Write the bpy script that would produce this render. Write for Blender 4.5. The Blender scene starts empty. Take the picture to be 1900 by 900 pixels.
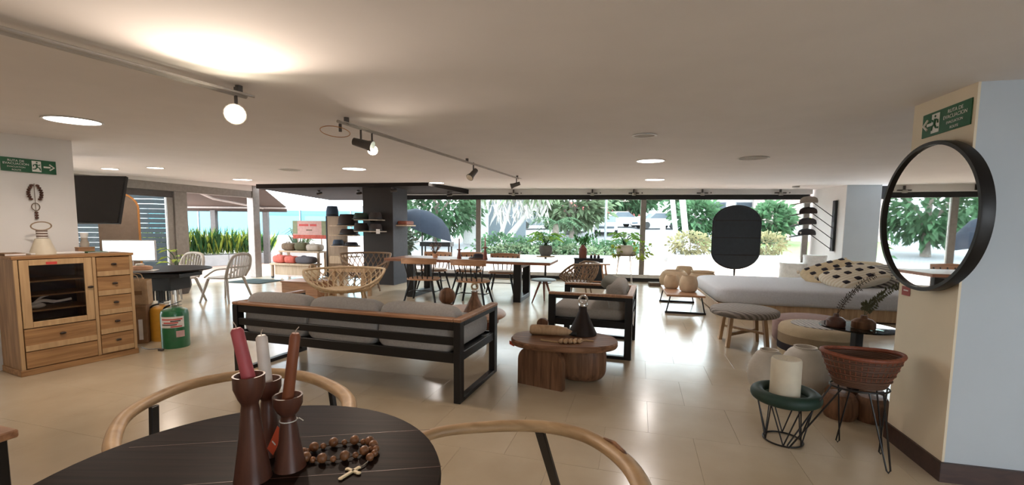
import bpy, math, random
from mathutils import Vector, Matrix, Euler
random.seed(7)
SC = bpy.context.scene
COL = SC.collection
PI = math.pi
def rad(a): return math.radians(a)

# ------------------------------------------------------------------ camera
cam_d = bpy.data.cameras.new('camera'); cam = bpy.data.objects.new('camera', cam_d); COL.objects.link(cam)
cam_d.sensor_fit = 'HORIZONTAL'; cam_d.sensor_width = 36.0; cam_d.lens = 36.0 * 820.0 / 1900.0
cam_d.shift_y = 44.7 / 1900.0; cam_d.clip_start = 0.05; cam_d.clip_end = 400
cam.matrix_world = Matrix.Translation((0, 0, 1.45)) @ Matrix.Rotation(rad(90 - 4.93), 4, 'X') @ Matrix.Rotation(rad(0.6), 4, 'Z')
SC.camera = cam

# ------------------------------------------------------------------ world, exposure
w = bpy.data.worlds.new('overcast_sky'); SC.world = w; w.use_nodes = True
bg = w.node_tree.nodes['Background']; bg.inputs[0].default_value = (0.84, 0.93, 1.0, 1); bg.inputs[1].default_value = 3.7
SC.view_settings.view_transform = 'Standard'; SC.view_settings.look = 'None'
SC.view_settings.exposure = 1.5; SC.view_settings.gamma = 1.0; SC.view_settings.use_curve_mapping = False
WARM = (1.0, 0.81, 0.66); NEUTRAL = (1.0, 0.91, 0.90)
DOWN_W = 27.0        # power of one ceiling downlight
SPOT_W = 30.0

# ------------------------------------------------------------------ materials
def _nodes(name):
    m = bpy.data.materials.new(name); m.use_nodes = True
    nt = m.node_tree; b = nt.nodes['Principled BSDF']
    return m, nt, b
def _coord(nt, scale):
    tc = nt.nodes.new('ShaderNodeTexCoord'); mp = nt.nodes.new('ShaderNodeMapping')
    mp.inputs['Scale'].default_value = scale
    nt.links.new(tc.outputs['Object'], mp.inputs['Vector']); return mp
def mat(name, col, rough=.55, metal=0., var=.10, scale=14., bump=0., spec=.5, coat=0., sub=0., bscale=None):
    m, nt, b = _nodes(name)
    mp = _coord(nt, (1, 1, 1)); n = nt.nodes.new('ShaderNodeTexNoise'); n.inputs['Scale'].default_value = scale
    n.inputs['Detail'].default_value = 4
    nt.links.new(mp.outputs[0], n.inputs['Vector'])
    r = nt.nodes.new('ShaderNodeValToRGB')
    r.color_ramp.elements[0].position = .3; r.color_ramp.elements[1].position = .7
    r.color_ramp.elements[0].color = (*[c * (1 - var) for c in col], 1)
    r.color_ramp.elements[1].color = (*[min(1, c * (1 + var)) for c in col], 1)
    nt.links.new(n.outputs[0], r.inputs[0]); nt.links.new(r.outputs[0], b.inputs['Base Color'])
    b.inputs['Roughness'].default_value = rough; b.inputs['Metallic'].default_value = metal
    b.inputs['Specular IOR Level'].default_value = spec
    if coat: b.inputs['Coat Weight'].default_value = coat; b.inputs['Coat Roughness'].default_value = .15
    if bump:
        n2 = nt.nodes.new('ShaderNodeTexNoise'); n2.inputs['Scale'].default_value = bscale or scale * 6
        nt.links.new(mp.outputs[0], n2.inputs['Vector'])
        bp = nt.nodes.new('ShaderNodeBump'); bp.inputs['Strength'].default_value = bump; bp.inputs['Distance'].default_value = .01
        nt.links.new(n2.outputs[0], bp.inputs['Height']); nt.links.new(bp.outputs[0], b.inputs['Normal'])
    return m
def wood(name, c1, c2, stretch=(1, 14, 14), rough=.45, scale=2.2, coat=0., spec=.5):
    m, nt, b = _nodes(name)
    mp = _coord(nt, stretch)
    n = nt.nodes.new('ShaderNodeTexNoise'); n.inputs['Scale'].default_value = scale; n.inputs['Detail'].default_value = 6
    n.inputs['Distortion'].default_value = .6
    nt.links.new(mp.outputs[0], n.inputs['Vector'])
    r = nt.nodes.new('ShaderNodeValToRGB'); r.color_ramp.elements[0].position = .32; r.color_ramp.elements[1].position = .68
    r.color_ramp.elements[0].color = (*c1, 1); r.color_ramp.elements[1].color = (*c2, 1)
    nt.links.new(n.outputs[0], r.inputs[0]); nt.links.new(r.outputs[0], b.inputs['Base Color'])
    bp = nt.nodes.new('ShaderNodeBump'); bp.inputs['Strength'].default_value = .08; bp.inputs['Distance'].default_value = .004
    nt.links.new(n.outputs[0], bp.inputs['Height']); nt.links.new(bp.outputs[0], b.inputs['Normal'])
    b.inputs['Roughness'].default_value = rough; b.inputs['Specular IOR Level'].default_value = spec
    if coat: b.inputs['Coat Weight'].default_value = coat; b.inputs['Coat Roughness'].default_value = .2
    return m
def leafm(name, col, scale=5.):
    m = mat(name, col, .6, var=.5, scale=scale, spec=.25); nt = m.node_tree; b = nt.nodes['Principled BSDF']
    t = nt.nodes.new('ShaderNodeBsdfTranslucent'); mx = nt.nodes.new('ShaderNodeMixShader'); mx.inputs[0].default_value = .45
    nt.links.new(b.inputs['Base Color'].links[0].from_socket, t.inputs[0])
    nt.links.new(b.outputs[0], mx.inputs[1]); nt.links.new(t.outputs[0], mx.inputs[2]); nt.links.new(mx.outputs[0], nt.nodes['Material Output'].inputs[0]); return m
def emis(name, col, st):
    m = bpy.data.materials.new(name); m.use_nodes = True; nt = m.node_tree
    nt.nodes.remove(nt.nodes['Principled BSDF']); e = nt.nodes.new('ShaderNodeEmission')
    e.inputs[0].default_value = (*col, 1); e.inputs[1].default_value = st
    nt.links.new(e.outputs[0], nt.nodes['Material Output'].inputs[0]); return m
def glassy(name, tint=(1, 1, 1), refl=.08, rough=.02):
    m = bpy.data.materials.new(name); m.use_nodes = True; nt = m.node_tree
    nt.nodes.remove(nt.nodes['Principled BSDF'])
    t = nt.nodes.new('ShaderNodeBsdfTransparent'); t.inputs[0].default_value = (*tint, 1)
    g = nt.nodes.new('ShaderNodeBsdfGlossy'); g.inputs['Roughness'].default_value = rough
    lw = nt.nodes.new('ShaderNodeFresnel'); lw.inputs[0].default_value = 1.0 + refl * 5
    mx = nt.nodes.new('ShaderNodeMixShader')
    nt.links.new(lw.outputs[0], mx.inputs[0]); nt.links.new(t.outputs[0], mx.inputs[1]); nt.links.new(g.outputs[0], mx.inputs[2])
    nt.links.new(mx.outputs[0], nt.nodes['Material Output'].inputs[0]); return m
def stripes(name, c1, c2, freq=20., axis='Z', rough=.8, pw=.5, dist=0.):
    m, nt, b = _nodes(name); mp = _coord(nt, (1, 1, 1))
    wv = nt.nodes.new('ShaderNodeTexWave'); wv.bands_direction = axis; wv.inputs['Scale'].default_value = freq
    wv.inputs['Distortion'].default_value = dist
    nt.links.new(mp.outputs[0], wv.inputs['Vector'])
    r = nt.nodes.new('ShaderNodeValToRGB'); r.color_ramp.elements[0].position = pw - .1; r.color_ramp.elements[1].position = pw + .1
    r.color_ramp.elements[0].color = (*c1, 1); r.color_ramp.elements[1].color = (*c2, 1)
    nt.links.new(wv.outputs[0], r.inputs[0]); nt.links.new(r.outputs[0], b.inputs['Base Color'])
    bp = nt.nodes.new('ShaderNodeBump'); bp.inputs['Strength'].default_value = .4; bp.inputs['Distance'].default_value = .006
    nt.links.new(wv.outputs[0], bp.inputs['Height']); nt.links.new(bp.outputs[0], b.inputs['Normal'])
    b.inputs['Roughness'].default_value = rough; return m

K = {}
K['floor'] = mat('beige_tile', (.62, .50, .345), .27, var=.13, scale=2.3, bump=.02, bscale=60, spec=.55)
K['grout'] = mat('tile_joint', (.47, .385, .27), .6)
K['ceil'] = mat('ceiling_paint', (.82, .79, .78), .9, var=.02, scale=3)
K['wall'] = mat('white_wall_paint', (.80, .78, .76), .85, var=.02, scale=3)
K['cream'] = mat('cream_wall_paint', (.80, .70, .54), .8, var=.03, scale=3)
K['bluewall'] = mat('pale_blue_daylit_paint', (.54, .59, .64), .8, var=.02, scale=3)  # blue cast of daylight on the right wall is put into this colour
K['skirt'] = wood('dark_skirting_wood', (.035, .014, .010), (.06, .026, .018), rough=.4)
K['darkceil'] = mat('dark_brown_soffit', (.014, .011, .010), .8, spec=.2)
K['darkcol'] = mat('dark_brown_column_paint', (.020, .015, .013), .7)
K['slate'] = mat('slate_grey_paint', (.05, .054, .068), .7)
K['black'] = mat('black_metal', (.010, .009, .009), .42, .3, var=.1)
K['blackmat'] = mat('matt_black', (.012, .012, .013), .65)
K['alu'] = mat('grey_aluminium', (.30, .275, .255), .5, .3)
K['alud'] = mat('dark_aluminium', (.10, .09, .085), .45, .4)
K['white'] = mat('white_plastic', (.80, .79, .77), .5)
K['chrome'] = mat('steel', (.62, .60, .57), .25, .9)
K['fabric'] = mat('grey_sofa_fabric', (.36, .34, .32), .9, var=.08, scale=60, bump=.25, bscale=500)
K['fabricw'] = mat('warm_grey_fabric', (.27, .235, .20), .9, var=.08, scale=60, bump=.25, bscale=500)
K['teak'] = wood('teak_rail', (.25, .115, .055), (.42, .22, .115), rough=.45)
K['walnutx'] = wood('walnut_along_x', (.12, .055, .028), (.28, .14, .072), rough=.5, spec=.3)
K['walnutz'] = wood('walnut_upright', (.09, .042, .022), (.24, .118, .062), stretch=(12, 12, 1), rough=.5, spec=.3)
K['dtop'] = wood('red_brown_table_wood', (.15, .058, .030), (.28, .125, .066), rough=.38, coat=.1)
K['espresso'] = wood('espresso_table_wood', (.008, .0045, .0035), (.020, .011, .008), stretch=(.8, 26, 26), rough=.45, scale=3, spec=.04)
K['cab'] = wood('golden_cabinet_wood', (.25, .12, .045), (.46, .255, .108), rough=.5)
K['cabz'] = wood('golden_cabinet_side', (.24, .125, .052), (.45, .265, .125), stretch=(10, 10, 1), rough=.5)
K['cabl'] = wood('pale_cabinet_wood', (.44, .275, .135), (.56, .365, .19), stretch=(14, 14, 1), rough=.5)
K['bent'] = wood('bent_ash_wood', (.30, .185, .09), (.45, .295, .155), rough=.45, scale=3, stretch=(3, 3, 14))
K['oak'] = wood('oak', (.36, .22, .115), (.52, .34, .19), stretch=(12, 12, 1), rough=.5)
K['cherry'] = wood('reddish_turned_wood', (.058, .021, .013), (.12, .045, .028), stretch=(12, 12, 1), rough=.38)
K['chairw'] = wood('chair_wood', (.27, .13, .06), (.43, .225, .115), rough=.45)
K['rattan'] = mat('rattan_cane', (.40, .28, .155), .6, var=.15, scale=30)
K['rattand'] = mat('brown_rattan_cane', (.20, .125, .07), .6, var=.15, scale=30)
K['knob'] = mat('dark_knob', (.03, .016, .01), .4)
K['greyp'] = mat('grey_plastic', (.41, .385, .355), .5)
K['green'] = mat('extinguisher_green', (.012, .125, .045), .35, coat=.3)
K['yellow'] = mat('extinguisher_yellow', (.55, .27, .03), .35, coat=.3)
K['label'] = mat('paper_label', (.75, .70, .66), .7)
K['redprint'] = mat('red_print', (.55, .05, .04), .6)
K['darkprint'] = mat('dark_print', (.06, .05, .05), .6)
K['signgreen'] = mat('sign_green', (.018, .12, .055), .5)
K['signwhite'] = mat('sign_white', (.85, .85, .80), .5)
K['kraft'] = mat('kraft_paper', (.42, .275, .155), .8, var=.12, bump=.2)
K['card'] = mat('brown_cardboard', (.23, .125, .062), .85)
K['screen'] = mat('tv_screen', (.012, .010, .010), .25, spec=.4)
K['monitor'] = emis('lit_monitor', (.83, .93, 1.0), 1.3)
K['pink'] = mat('pink_candle_wax', (.44, .085, .10), .5, var=.06)
K['waxw'] = mat('white_candle_wax', (.72, .66, .60), .5, var=.05)
K['waxb'] = mat('brown_candle_wax', (.22, .065, .025), .5, var=.08)
K['ivory'] = mat('ivory_wax', (.66, .59, .46), .55, var=.04)
K['wick'] = mat('cotton_wick', (.55, .47, .40), .9)
K['orange'] = mat('orange_card', (.62, .085, .03), .6)
K['string'] = mat('white_string', (.70, .68, .64), .9)
K['bead'] = mat('brown_bead', (.20, .085, .035), .35, var=.3, scale=60)
K['cross'] = mat('pale_cross', (.62, .50, .30), .45)
K['dgreen'] = mat('dark_green_lacquer', (.010, .034, .023), .6)
K['ceramic'] = mat('chalk_ceramic', (.66, .60, .52), .75, var=.04, bump=.1)
K['clay'] = mat('sand_clay', (.54, .40, .265), .85, var=.08, bump=.1)
K['wicker'] = stripes('brown_wicker', (.045, .018, .010), (.15, .065, .036), 26, 'Z', .6, .5, 1.2)
K['wickrim'] = mat('red_wicker_rim', (.20, .05, .022), .5, var=.2, scale=40)
K['glass'] = glassy('window_glass', (.97, 1, .99), .08)
K['tglass'] = glassy('table_glass', (.72, .84, .80), .10)
K['cglass'] = glassy('cabinet_glass', (.92, .90, .88), .08)
K['mirror'] = mat('mirror_silver', (.93, .95, .95), .015, 1., var=0)
K['sheet'] = mat('grey_bed_cover', (.54, .54, .56), .9, var=.07, scale=40, bump=.3, bscale=400)
K['pillow'] = stripes('cream_patterned_pillow', (.60, .50, .36), (.68, .61, .50), 5, 'Y', .9, .55, 1)
K['pillow2'] = stripes('grey_zigzag_pillow', (.16, .14, .13), (.50, .46, .40), 6, 'DIAGONAL', .9, .5, 2)
K['tuft'] = mat('black_tuft', (.018, .013, .018), .9)
K['knit'] = stripes('grey_knit_seat', (.17, .15, .135), (.34, .305, .275), 9, 'DIAGONAL', .95, .5, 2.5)
K['pouf'] = mat('sand_pouf_fabric', (.52, .42, .28), .9, var=.06, bump=.2)
K['pouftan'] = mat('tan_pouf_side', (.30, .225, .14), .9, var=.06, bump=.2)
K['poufpink'] = mat('dusty_pink_fabric', (.27, .165, .14), .9)
K['poufgrey'] = stripes('grey_swirl_fabric', (.22, .21, .22), (.62, .58, .52), 7, 'X', .9, .5, 3)
K['navy'] = mat('charcoal_navy_pad', (.024, .031, .040), .75, bump=.15)
K['leaf'] = leafm('leaf_green', (.22, .44, .08))
K['leafd'] = leafm('deep_leaf_green', (.035, .10, .03))
K['leafy'] = leafm('yellow_green_leaf', (.26, .32, .05))
K['leafo'] = leafm('garden_foliage', (.065, .135, .065), 1.2)
K['leafp'] = leafm('pale_garden_foliage', (.13, .18, .10), 1.2)
K['leafr'] = leafm('sunburnt_foliage', (.24, .225, .12), 1.5)
K['leafk'] = mat('dark_foliage', (.035, .055, .03), .7, var=.4, scale=1.5)
K['dry'] = mat('dried_sprig', (.05, .035, .025), .8)
K['olive'] = mat('olive_sprig', (.10, .095, .045), .8)
K['bark'] = mat('grey_bark', (.16, .13, .11), .9, var=.25, scale=8)
K['palebark'] = mat('white_bark', (.36, .35, .33), .9, var=.15, scale=6)
K['concrete'] = mat('pale_concrete', (.40, .40, .40), .9, var=.08, scale=4)
K['terracotta'] = mat('pink_paving', (.60, .40, .32), .85, var=.08, scale=3)
K['asphalt'] = mat('grey_road', (.19, .19, .20), .9, var=.06)
K['grass'] = mat('lawn', (.11, .18, .055), .9, var=.3, scale=6)
K['awning'] = mat('brown_awning_cloth', (.06, .042, .034), .85)
K['umb'] = mat('charcoal_umbrella_cloth', (.012, .015, .022), .95, spec=.1)
K['rglass'] = glassy('teal_railing_glass', (.48, .78, .86), .08)
K['brick'] = mat('pink_render', (.40, .28, .26), .9, var=.05)
K['redwall'] = mat('red_wall', (.40, .12, .11), .9)
K['housew'] = mat('white_render', (.50, .49, .48), .9)
K['wdark'] = mat('dark_window_pane', (.05, .07, .09), .2)
K['carw'] = mat('white_car_paint', (.42, .42, .44), .3, coat=.5, var=.02)
K['cars'] = mat('silver_car_paint', (.20, .22, .24), .3, .4, coat=.5, var=.02)
K['tyre'] = mat('tyre', (.02, .02, .02), .8)
K['mat'] = mat('dark_green_mat', (.015, .035, .033), .95, bump=.3)
K['cloth'] = mat('orange_cloth', (.60, .33, .20), .9)
K['redcloth'] = mat('coral_cloth', (.52, .115, .085), .9, var=.2)
K['bagbrown'] = mat('brown_bag_cloth', (.15, .105, .065), .9, var=.2)
K['baggrey'] = mat('stone_bag_cloth', (.42, .37, .31), .9, var=.1)
K['bagnavy'] = mat('slate_bag_cloth', (.09, .085, .10), .9)
K['hat1'] = mat('dark_brown_felt', (.032, .022, .020), .9)
K['hat2'] = mat('navy_felt', (.05, .075, .115), .9)
K['hat3'] = mat('green_felt', (.03, .05, .035), .9)
K['hat4'] = mat('taupe_cap_cloth', (.24, .20, .165), .9)
K['hat5'] = mat('charcoal_cap_cloth', (.045, .042, .045), .9)
K['shelfw'] = wood('pale_shelf_board', (.42, .31, .20), (.54, .42, .29), stretch=(12, 12, 1), rough=.6)
K['shelfd'] = wood('brown_shelf_board', (.26, .18, .115), (.36, .26, .17), stretch=(12, 12, 1), rough=.6)
K['bluetop'] = mat('grey_blue_lacquer', (.20, .25, .29), .4)
K['terra'] = mat('oxide_red_ceramic', (.17, .055, .035), .55)
K['stone'] = mat('grey_stone_pot', (.13, .12, .12), .85)
K['louvre'] = mat('blue_grey_louvre', (.016, .021, .024), .6, spec=.2)
K['brown'] = mat('brown_panel', (.13, .095, .07), .6)
K['copper'] = mat('copper_edge', (.42, .19, .06), .4, .5)
K['lamp'] = emis('lit_downlight', (1.0, .95, .86), 9)
K['hotlamp'] = emis('lit_spot_face', (1.0, .88, .66), 26)
K['lampoff'] = mat('grille_grey', (.42, .39, .36), .7)

# ------------------------------------------------------------------ mesh builder
class MB:
    def __init__(s): s.v = []; s.f = []; s.M = Matrix.Identity(4)
    def add(s, vs, fs):
        o = len(s.v); M = s.M
        s.v += [tuple(M @ Vector(p)) for p in vs]; s.f += [tuple(i + o for i in f) for f in fs]; return s
    def box(s, x0, x1, y0, y1, z0, z1, b=0.004, m=None):
        h = ((x1 - x0) / 2, (y1 - y0) / 2, (z1 - z0) / 2); c = ((x0 + x1) / 2, (y0 + y1) / 2, (z0 + z1) / 2)
        b = min(b, min(map(abs, h)) * .45); ix = {}; vs = []
        for sx in (-1, 1):
            for sy in (-1, 1):
                for sz in (-1, 1):
                    S = (sx, sy, sz)
                    for a in range(3):
                        ix[S, a] = len(vs)
                        vs.append([c[k] + S[k] * (h[k] - (0 if k == a else b)) for k in range(3)])
        fs = []
        def corner(a, sa, b_, sb, c_, sc):
            t = [0, 0, 0]; t[a] = sa; t[b_] = sb; t[c_] = sc; return tuple(t)
        for a in range(3):
            b_, c_ = (a + 1) % 3, (a + 2) % 3
            for sa in (-1, 1):
                q = [ix[corner(a, sa, b_, i, c_, j), a] for i, j in ((-1, -1), (1, -1), (1, 1), (-1, 1))]
                fs.append(q if sa > 0 else q[::-1])
            for sb in (-1, 1):
                for sc in (-1, 1):
                    q = [ix[corner(a, -1, b_, sb, c_, sc), b_], ix[corner(a, 1, b_, sb, c_, sc), b_],
                         ix[corner(a, 1, b_, sb, c_, sc), c_], ix[corner(a, -1, b_, sb, c_, sc), c_]]
                    fs.append(q if sb * sc < 0 else q[::-1])
        for sx in (-1, 1):
            for sy in (-1, 1):
                for sz in (-1, 1):
                    q = [ix[(sx, sy, sz), a] for a in range(3)]
                    fs.append(q if sx * sy * sz > 0 else q[::-1])
        if m is not None: vs = [m @ Vector(p) for p in vs]
        return s.add(vs, fs)
    def bar(s, p0, p1, wd, dp, b=.003, up=(0, 0, 1)):
        p0 = Vector(p0); p1 = Vector(p1); d = p1 - p0; L = d.length; d.normalize()
        u = Vector(up)
        if abs(d.dot(u)) > .97: u = Vector((1, 0, 0))
        x = d.cross(u).normalized(); y = x.cross(d).normalized()
        m = Matrix((( x.x, d.x, y.x, p0.x), (x.y, d.y, y.y, p0.y), (x.z, d.z, y.z, p0.z), (0, 0, 0, 1)))
        return s.box(-wd / 2, wd / 2, 0, L, -dp / 2, dp / 2, b, m)
    def tube(s, pts, r, n=8, closed=False, cap=True, flat=1.0):
        pts = [Vector(p) for p in pts]; N = len(pts)
        rs = r if isinstance(r, (list, tuple)) else [r] * N
        tn = []
        for i in range(N):
            a = pts[i - 1] if (i > 0 or closed) else pts[i]; b = pts[(i + 1) % N] if (i < N - 1 or closed) else pts[i]
            tn.append((b - a).normalized())
        u = Vector((0, 0, 1))
        if abs(tn[0].dot(u)) > .9: u = Vector((1, 0, 0))
        u = (u - tn[0] * u.dot(tn[0])).normalized(); vs = []; fs = []
        for i in range(N):
            u = (u - tn[i] * u.dot(tn[i])).normalized(); v = tn[i].cross(u)
            for k in range(n):
                a = 2 * PI * k / n; vs.append(pts[i] + u * (math.cos(a) * rs[i] * flat) + v * (math.sin(a) * rs[i]))
        for i in range(N if closed else N - 1):
            j = (i + 1) % N
            for k in range(n):
                l = (k + 1) % n; fs.append((i * n + k, i * n + l, j * n + l, j * n + k))
        if cap and not closed:
            fs.append(tuple(range(n - 1, -1, -1))); fs.append(tuple((N - 1) * n + k for k in range(n)))
        return s.add(vs, fs)
    def cyl(s, p0, p1, r0, r1=None, n=12): return s.tube([p0, p1], [r0, r0 if r1 is None else r1], n)
    def lathe(s, prof, n=24, c=(0, 0, 0), sx=1., sy=1.):
        vs = []; fs = []; N = len(prof)
        for r, z in prof:
            for k in range(n):
                a = 2 * PI * k / n; vs.append((c[0] + r * sx * math.cos(a), c[1] + r * sy * math.sin(a), c[2] + z))
        for i in range(N - 1):
            for k in range(n):
                l = (k + 1) % n; fs.append((i * n + k, i * n + l, (i + 1) * n + l, (i + 1) * n + k))
        if prof[0][0] > 1e-4: fs.append(tuple(range(n - 1, -1, -1)))
        if prof[-1][0] > 1e-4: fs.append(tuple((N - 1) * n + k for k in range(n)))
        return s.add(vs, fs)
    def prism(s, poly, z0, z1):
        n = len(poly); vs = [(x, y, z0) for x, y in poly] + [(x, y, z1) for x, y in poly]
        fs = [tuple(range(n - 1, -1, -1)), tuple(range(n, 2 * n))] + [(i, (i + 1) % n, n + (i + 1) % n, n + i) for i in range(n)]
        return s.add(vs, fs)
    def blob(s, c, r, e=1.0, ez=None, nu=24, nv=12):
        ez = e if ez is None else ez; vs = []; fs = []
        sg = lambda t, p: math.copysign(abs(t) ** p, t)
        for j in range(nv + 1):
            ph = -PI / 2 + PI * j / nv
            for i in range(nu):
                th = 2 * PI * i / nu
                vs.append((c[0] + r[0] * sg(math.cos(ph), ez) * sg(math.cos(th), e), c[1] + r[1] * sg(math.cos(ph), ez) * sg(math.sin(th), e), c[2] + r[2] * sg(math.sin(ph), ez)))
        for j in range(nv):
            for i in range(nu):
                k = (i + 1) % nu; fs.append((j * nu + i, j * nu + k, (j + 1) * nu + k, (j + 1) * nu + i))
        return s.add(vs, fs)
    def leaf(s, p, d, L, wd, nrm=None, droop=.3):
        p = Vector(p); d = Vector(d).normalized(); n = Vector(nrm) if nrm is not None else Vector((random.uniform(-1, 1), random.uniform(-1, 1), random.uniform(.2, 1)))
        x = d.cross(n)
        if x.length < 1e-3: x = d.orthogonal()
        x.normalize(); q = p + d * L * .5; e = p + d * L + Vector((0, 0, -droop * L))
        return s.add([p, q + x * wd / 2, e, q - x * wd / 2], [(0, 1, 2, 3)])
    def build(s, name, m, parent=None, smooth=False):
        me = bpy.data.meshes.new(name); me.from_pydata(s.v, [], s.f); me.validate()
        me.materials.append(K[m] if isinstance(m, str) else m)
        if smooth:
            me.polygons.foreach_set('use_smooth', [True] * len(me.polygons))
            if smooth != 2: me.set_sharp_from_angle(angle=rad(40))
        o = bpy.data.objects.new(name, me); COL.objects.link(o)
        if parent is not None: o.parent = parent
        return o
def tag(o, label, cat=None, group=None, kind=None):
    o['label'] = label
    if cat: o['category'] = cat
    if group: o['group'] = group
    if kind: o['kind'] = kind
    return o
def T(name, label, cat, loc=(0, 0, 0), rz=0., group=None):
    o = bpy.data.objects.new(name, None); COL.objects.link(o); o.empty_display_size = .1
    o.location = loc; o.rotation_euler = (0, 0, rad(rz)); return tag(o, label, cat, group)
def S(name, mb, m, smooth=False, parent=None, label=None):
    o = mb.build(name, m, parent, smooth)
    if parent is None: o['kind'] = 'structure'
    if label: o['label'] = label
    return o
def SE(name, loc=(0, 0, 0), rz=0., label=None):
    o = bpy.data.objects.new(name, None); COL.objects.link(o); o.location = loc; o.rotation_euler = (0, 0, rad(rz)); o['kind'] = 'structure'
    if label: o['label'] = label
    return o
def dup(o, loc=None, rz=None, label=None, group=None, parent=None):
    c = o.copy(); COL.objects.link(c)
    if parent is not None: c.parent = parent
    if loc is not None: c.location = loc
    if rz is not None: c.rotation_euler = (0, 0, rad(rz))
    if label: c['label'] = label
    if group: c['group'] = group
    for ch in list(o.children): dup(ch, parent=c)
    return c
def lamp(parent, kind, power, col, loc, size=.08, cone=150, blend=.6, aim=None):
    d = bpy.data.lights.new('lamp_light', kind); d.energy = power; d.color = col
    if kind == 'SPOT': d.spot_size = rad(cone); d.spot_blend = blend; d.shadow_soft_size = size
    else: d.shadow_soft_size = size
    o = bpy.data.objects.new('lamp_light', d); COL.objects.link(o); o.parent = parent; o.location = loc
    if aim is not None: o.rotation_euler = Vector(aim).to_track_quat('-Z', 'Y').to_euler()
    return o
def text(s, size, parent, loc, m, ex=.001, rot=(90, 0, 0), align='LEFT', name='lettering'):
    c = bpy.data.curves.new(name, 'FONT'); c.body = s; c.size = size; c.extrude = ex; c.align_x = align
    tmp = bpy.data.objects.new(name, c); COL.objects.link(tmp); bpy.context.view_layer.update()
    me = bpy.data.meshes.new_from_object(tmp.evaluated_get(bpy.context.evaluated_depsgraph_get())); bpy.data.objects.remove(tmp)
    me.materials.clear(); me.materials.append(K[m]); o = bpy.data.objects.new(name, me); COL.objects.link(o); o.parent = parent
    o.location = loc; o.rotation_euler = [rad(a) for a in rot]; return o
CZ = lambda y: 2.2 + .029 * y           # ceiling height along the room
ROOM = -14.0
# ================================================================== STRUCTURE
def floor_material():
    m, nt, b = _nodes('beige_floor_tile')
    g = nt.nodes.new('ShaderNodeNewGeometry'); n = nt.nodes.new('ShaderNodeTexNoise'); n.inputs['Scale'].default_value = 1.7; n.inputs['Detail'].default_value = 7
    n.inputs['Roughness'].default_value = .55
    nt.links.new(g.outputs['Position'], n.inputs['Vector'])
    r = nt.nodes.new('ShaderNodeValToRGB'); r.color_ramp.elements[0].position = .25; r.color_ramp.elements[1].position = .8
    r.color_ramp.elements[0].color = (.45, .36, .25, 1); r.color_ramp.elements[1].color = (.56, .465, .335, 1)
    nt.links.new(n.outputs[0], r.inputs[0])
    oi = nt.nodes.new('ShaderNodeObjectInfo'); mr = nt.nodes.new('ShaderNodeMapRange'); mr.inputs[3].default_value = .98; mr.inputs[4].default_value = 1.02
    nt.links.new(oi.outputs['Random'], mr.inputs[0])
    mx = nt.nodes.new('ShaderNodeMix'); mx.data_type = 'RGBA'; mx.blend_type = 'MULTIPLY'; mx.inputs[0].default_value = 1
    nt.links.new(r.outputs[0], mx.inputs[6]); nt.links.new(mr.outputs[0], mx.inputs[7]); nt.links.new(mx.outputs[2], b.inputs['Base Color'])
    rr = nt.nodes.new('ShaderNodeMapRange'); rr.inputs[3].default_value = .17; rr.inputs[4].default_value = .25
    nt.links.new(n.outputs[0], rr.inputs[0]); nt.links.new(rr.outputs[0], b.inputs['Roughness'])
    b.inputs['Specular IOR Level'].default_value = .75
    return m
K['tile'] = floor_material()
FP = [(-9.9, -3.2), (9.4, -3.2), (9.4, 11.4), (-2.9, 13.36), (-7.27, 12.5), (-9.9, 3.1)]
floor = S('floor', MB().prism(FP, -.16, -.0045), 'grout')
def inside(x, y, P=FP):
    r = False
    for i in range(len(P)):
        (x1, y1), (x2, y2) = P[i - 1], P[i]
        if (y1 > y) != (y2 > y) and x < (x2 - x1) * (y - y1) / (y2 - y1) + x1: r = not r
    return r
ca, sa = math.cos(rad(-16)), math.sin(rad(-16)); TS = .6; cand = []
for i in range(-32, 32):
    for j in range(-24, 40):
        u, v = (i + .5 * (j % 2)) * TS + TS / 2, j * TS + TS / 2
        x, y = .99 + ca * u - sa * v, 3.06 + sa * u + ca * v
        if inside(x, y): cand.append((math.hypot(x, y) if (y > 1.2 and abs(x) < 1.3 * y + .5) else 100 + math.hypot(x, y), x, y))
cand.sort()
tm = MB().box(-TS / 2 + .0007, TS / 2 - .0007, -TS / 2 + .0007, TS / 2 - .0007, -.012, 0, .0006).build('tile', 'tile', floor)
tm.location = (cand[0][1], cand[0][2], 0); tm.rotation_euler = (0, 0, rad(-16))
for d, x, y in cand[1:300]:
    c = tm.copy(); COL.objects.link(c); c.parent = floor; c.location = (x, y, 0)
mb = MB()
for d, x, y in cand[300:]:
    mb.M = Matrix.Translation((x, y, 0)) @ Matrix.Rotation(rad(-16), 4, 'Z')
    mb.box(-TS / 2 + .0007, TS / 2 - .0007, -TS / 2 + .0007, TS / 2 - .0007, -.012, 0, .0006)
o = mb.build('floor_tiles', 'tile', floor); o['kind'] = 'stuff'

def slab(poly, f0, f1):
    n = len(poly); m = MB()
    m.add([(x, y, f0(y)) for x, y in poly] + [(x, y, f1(y)) for x, y in poly],
          [tuple(range(n - 1, -1, -1)), tuple(range(n, 2 * n))] + [(i, (i + 1) % n, n + (i + 1) % n, n + i) for i in range(n)])
    return m
CP = [(-9.95, -3.4), (9.6, -3.4), (9.6, 11.45), (-2.9, 13.42), (-7.2, 12.55), (-9.95, 3.0)]
S('ceiling', slab(CP, lambda y: CZ(y), lambda y: CZ(y) + .16), 'ceil')
# dark soffit that drops below the ceiling in front of the terrace
soff = [(-6.75, 11.75), (-1.98, 10.5), (-1.22, 13.15), (-3.4, 13.5), (-3.7, 16.2), (-6.85, 16.8)]
S('ceiling_soffit', MB().prism(soff, 2.43, 2.56), 'darkceil')

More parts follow.
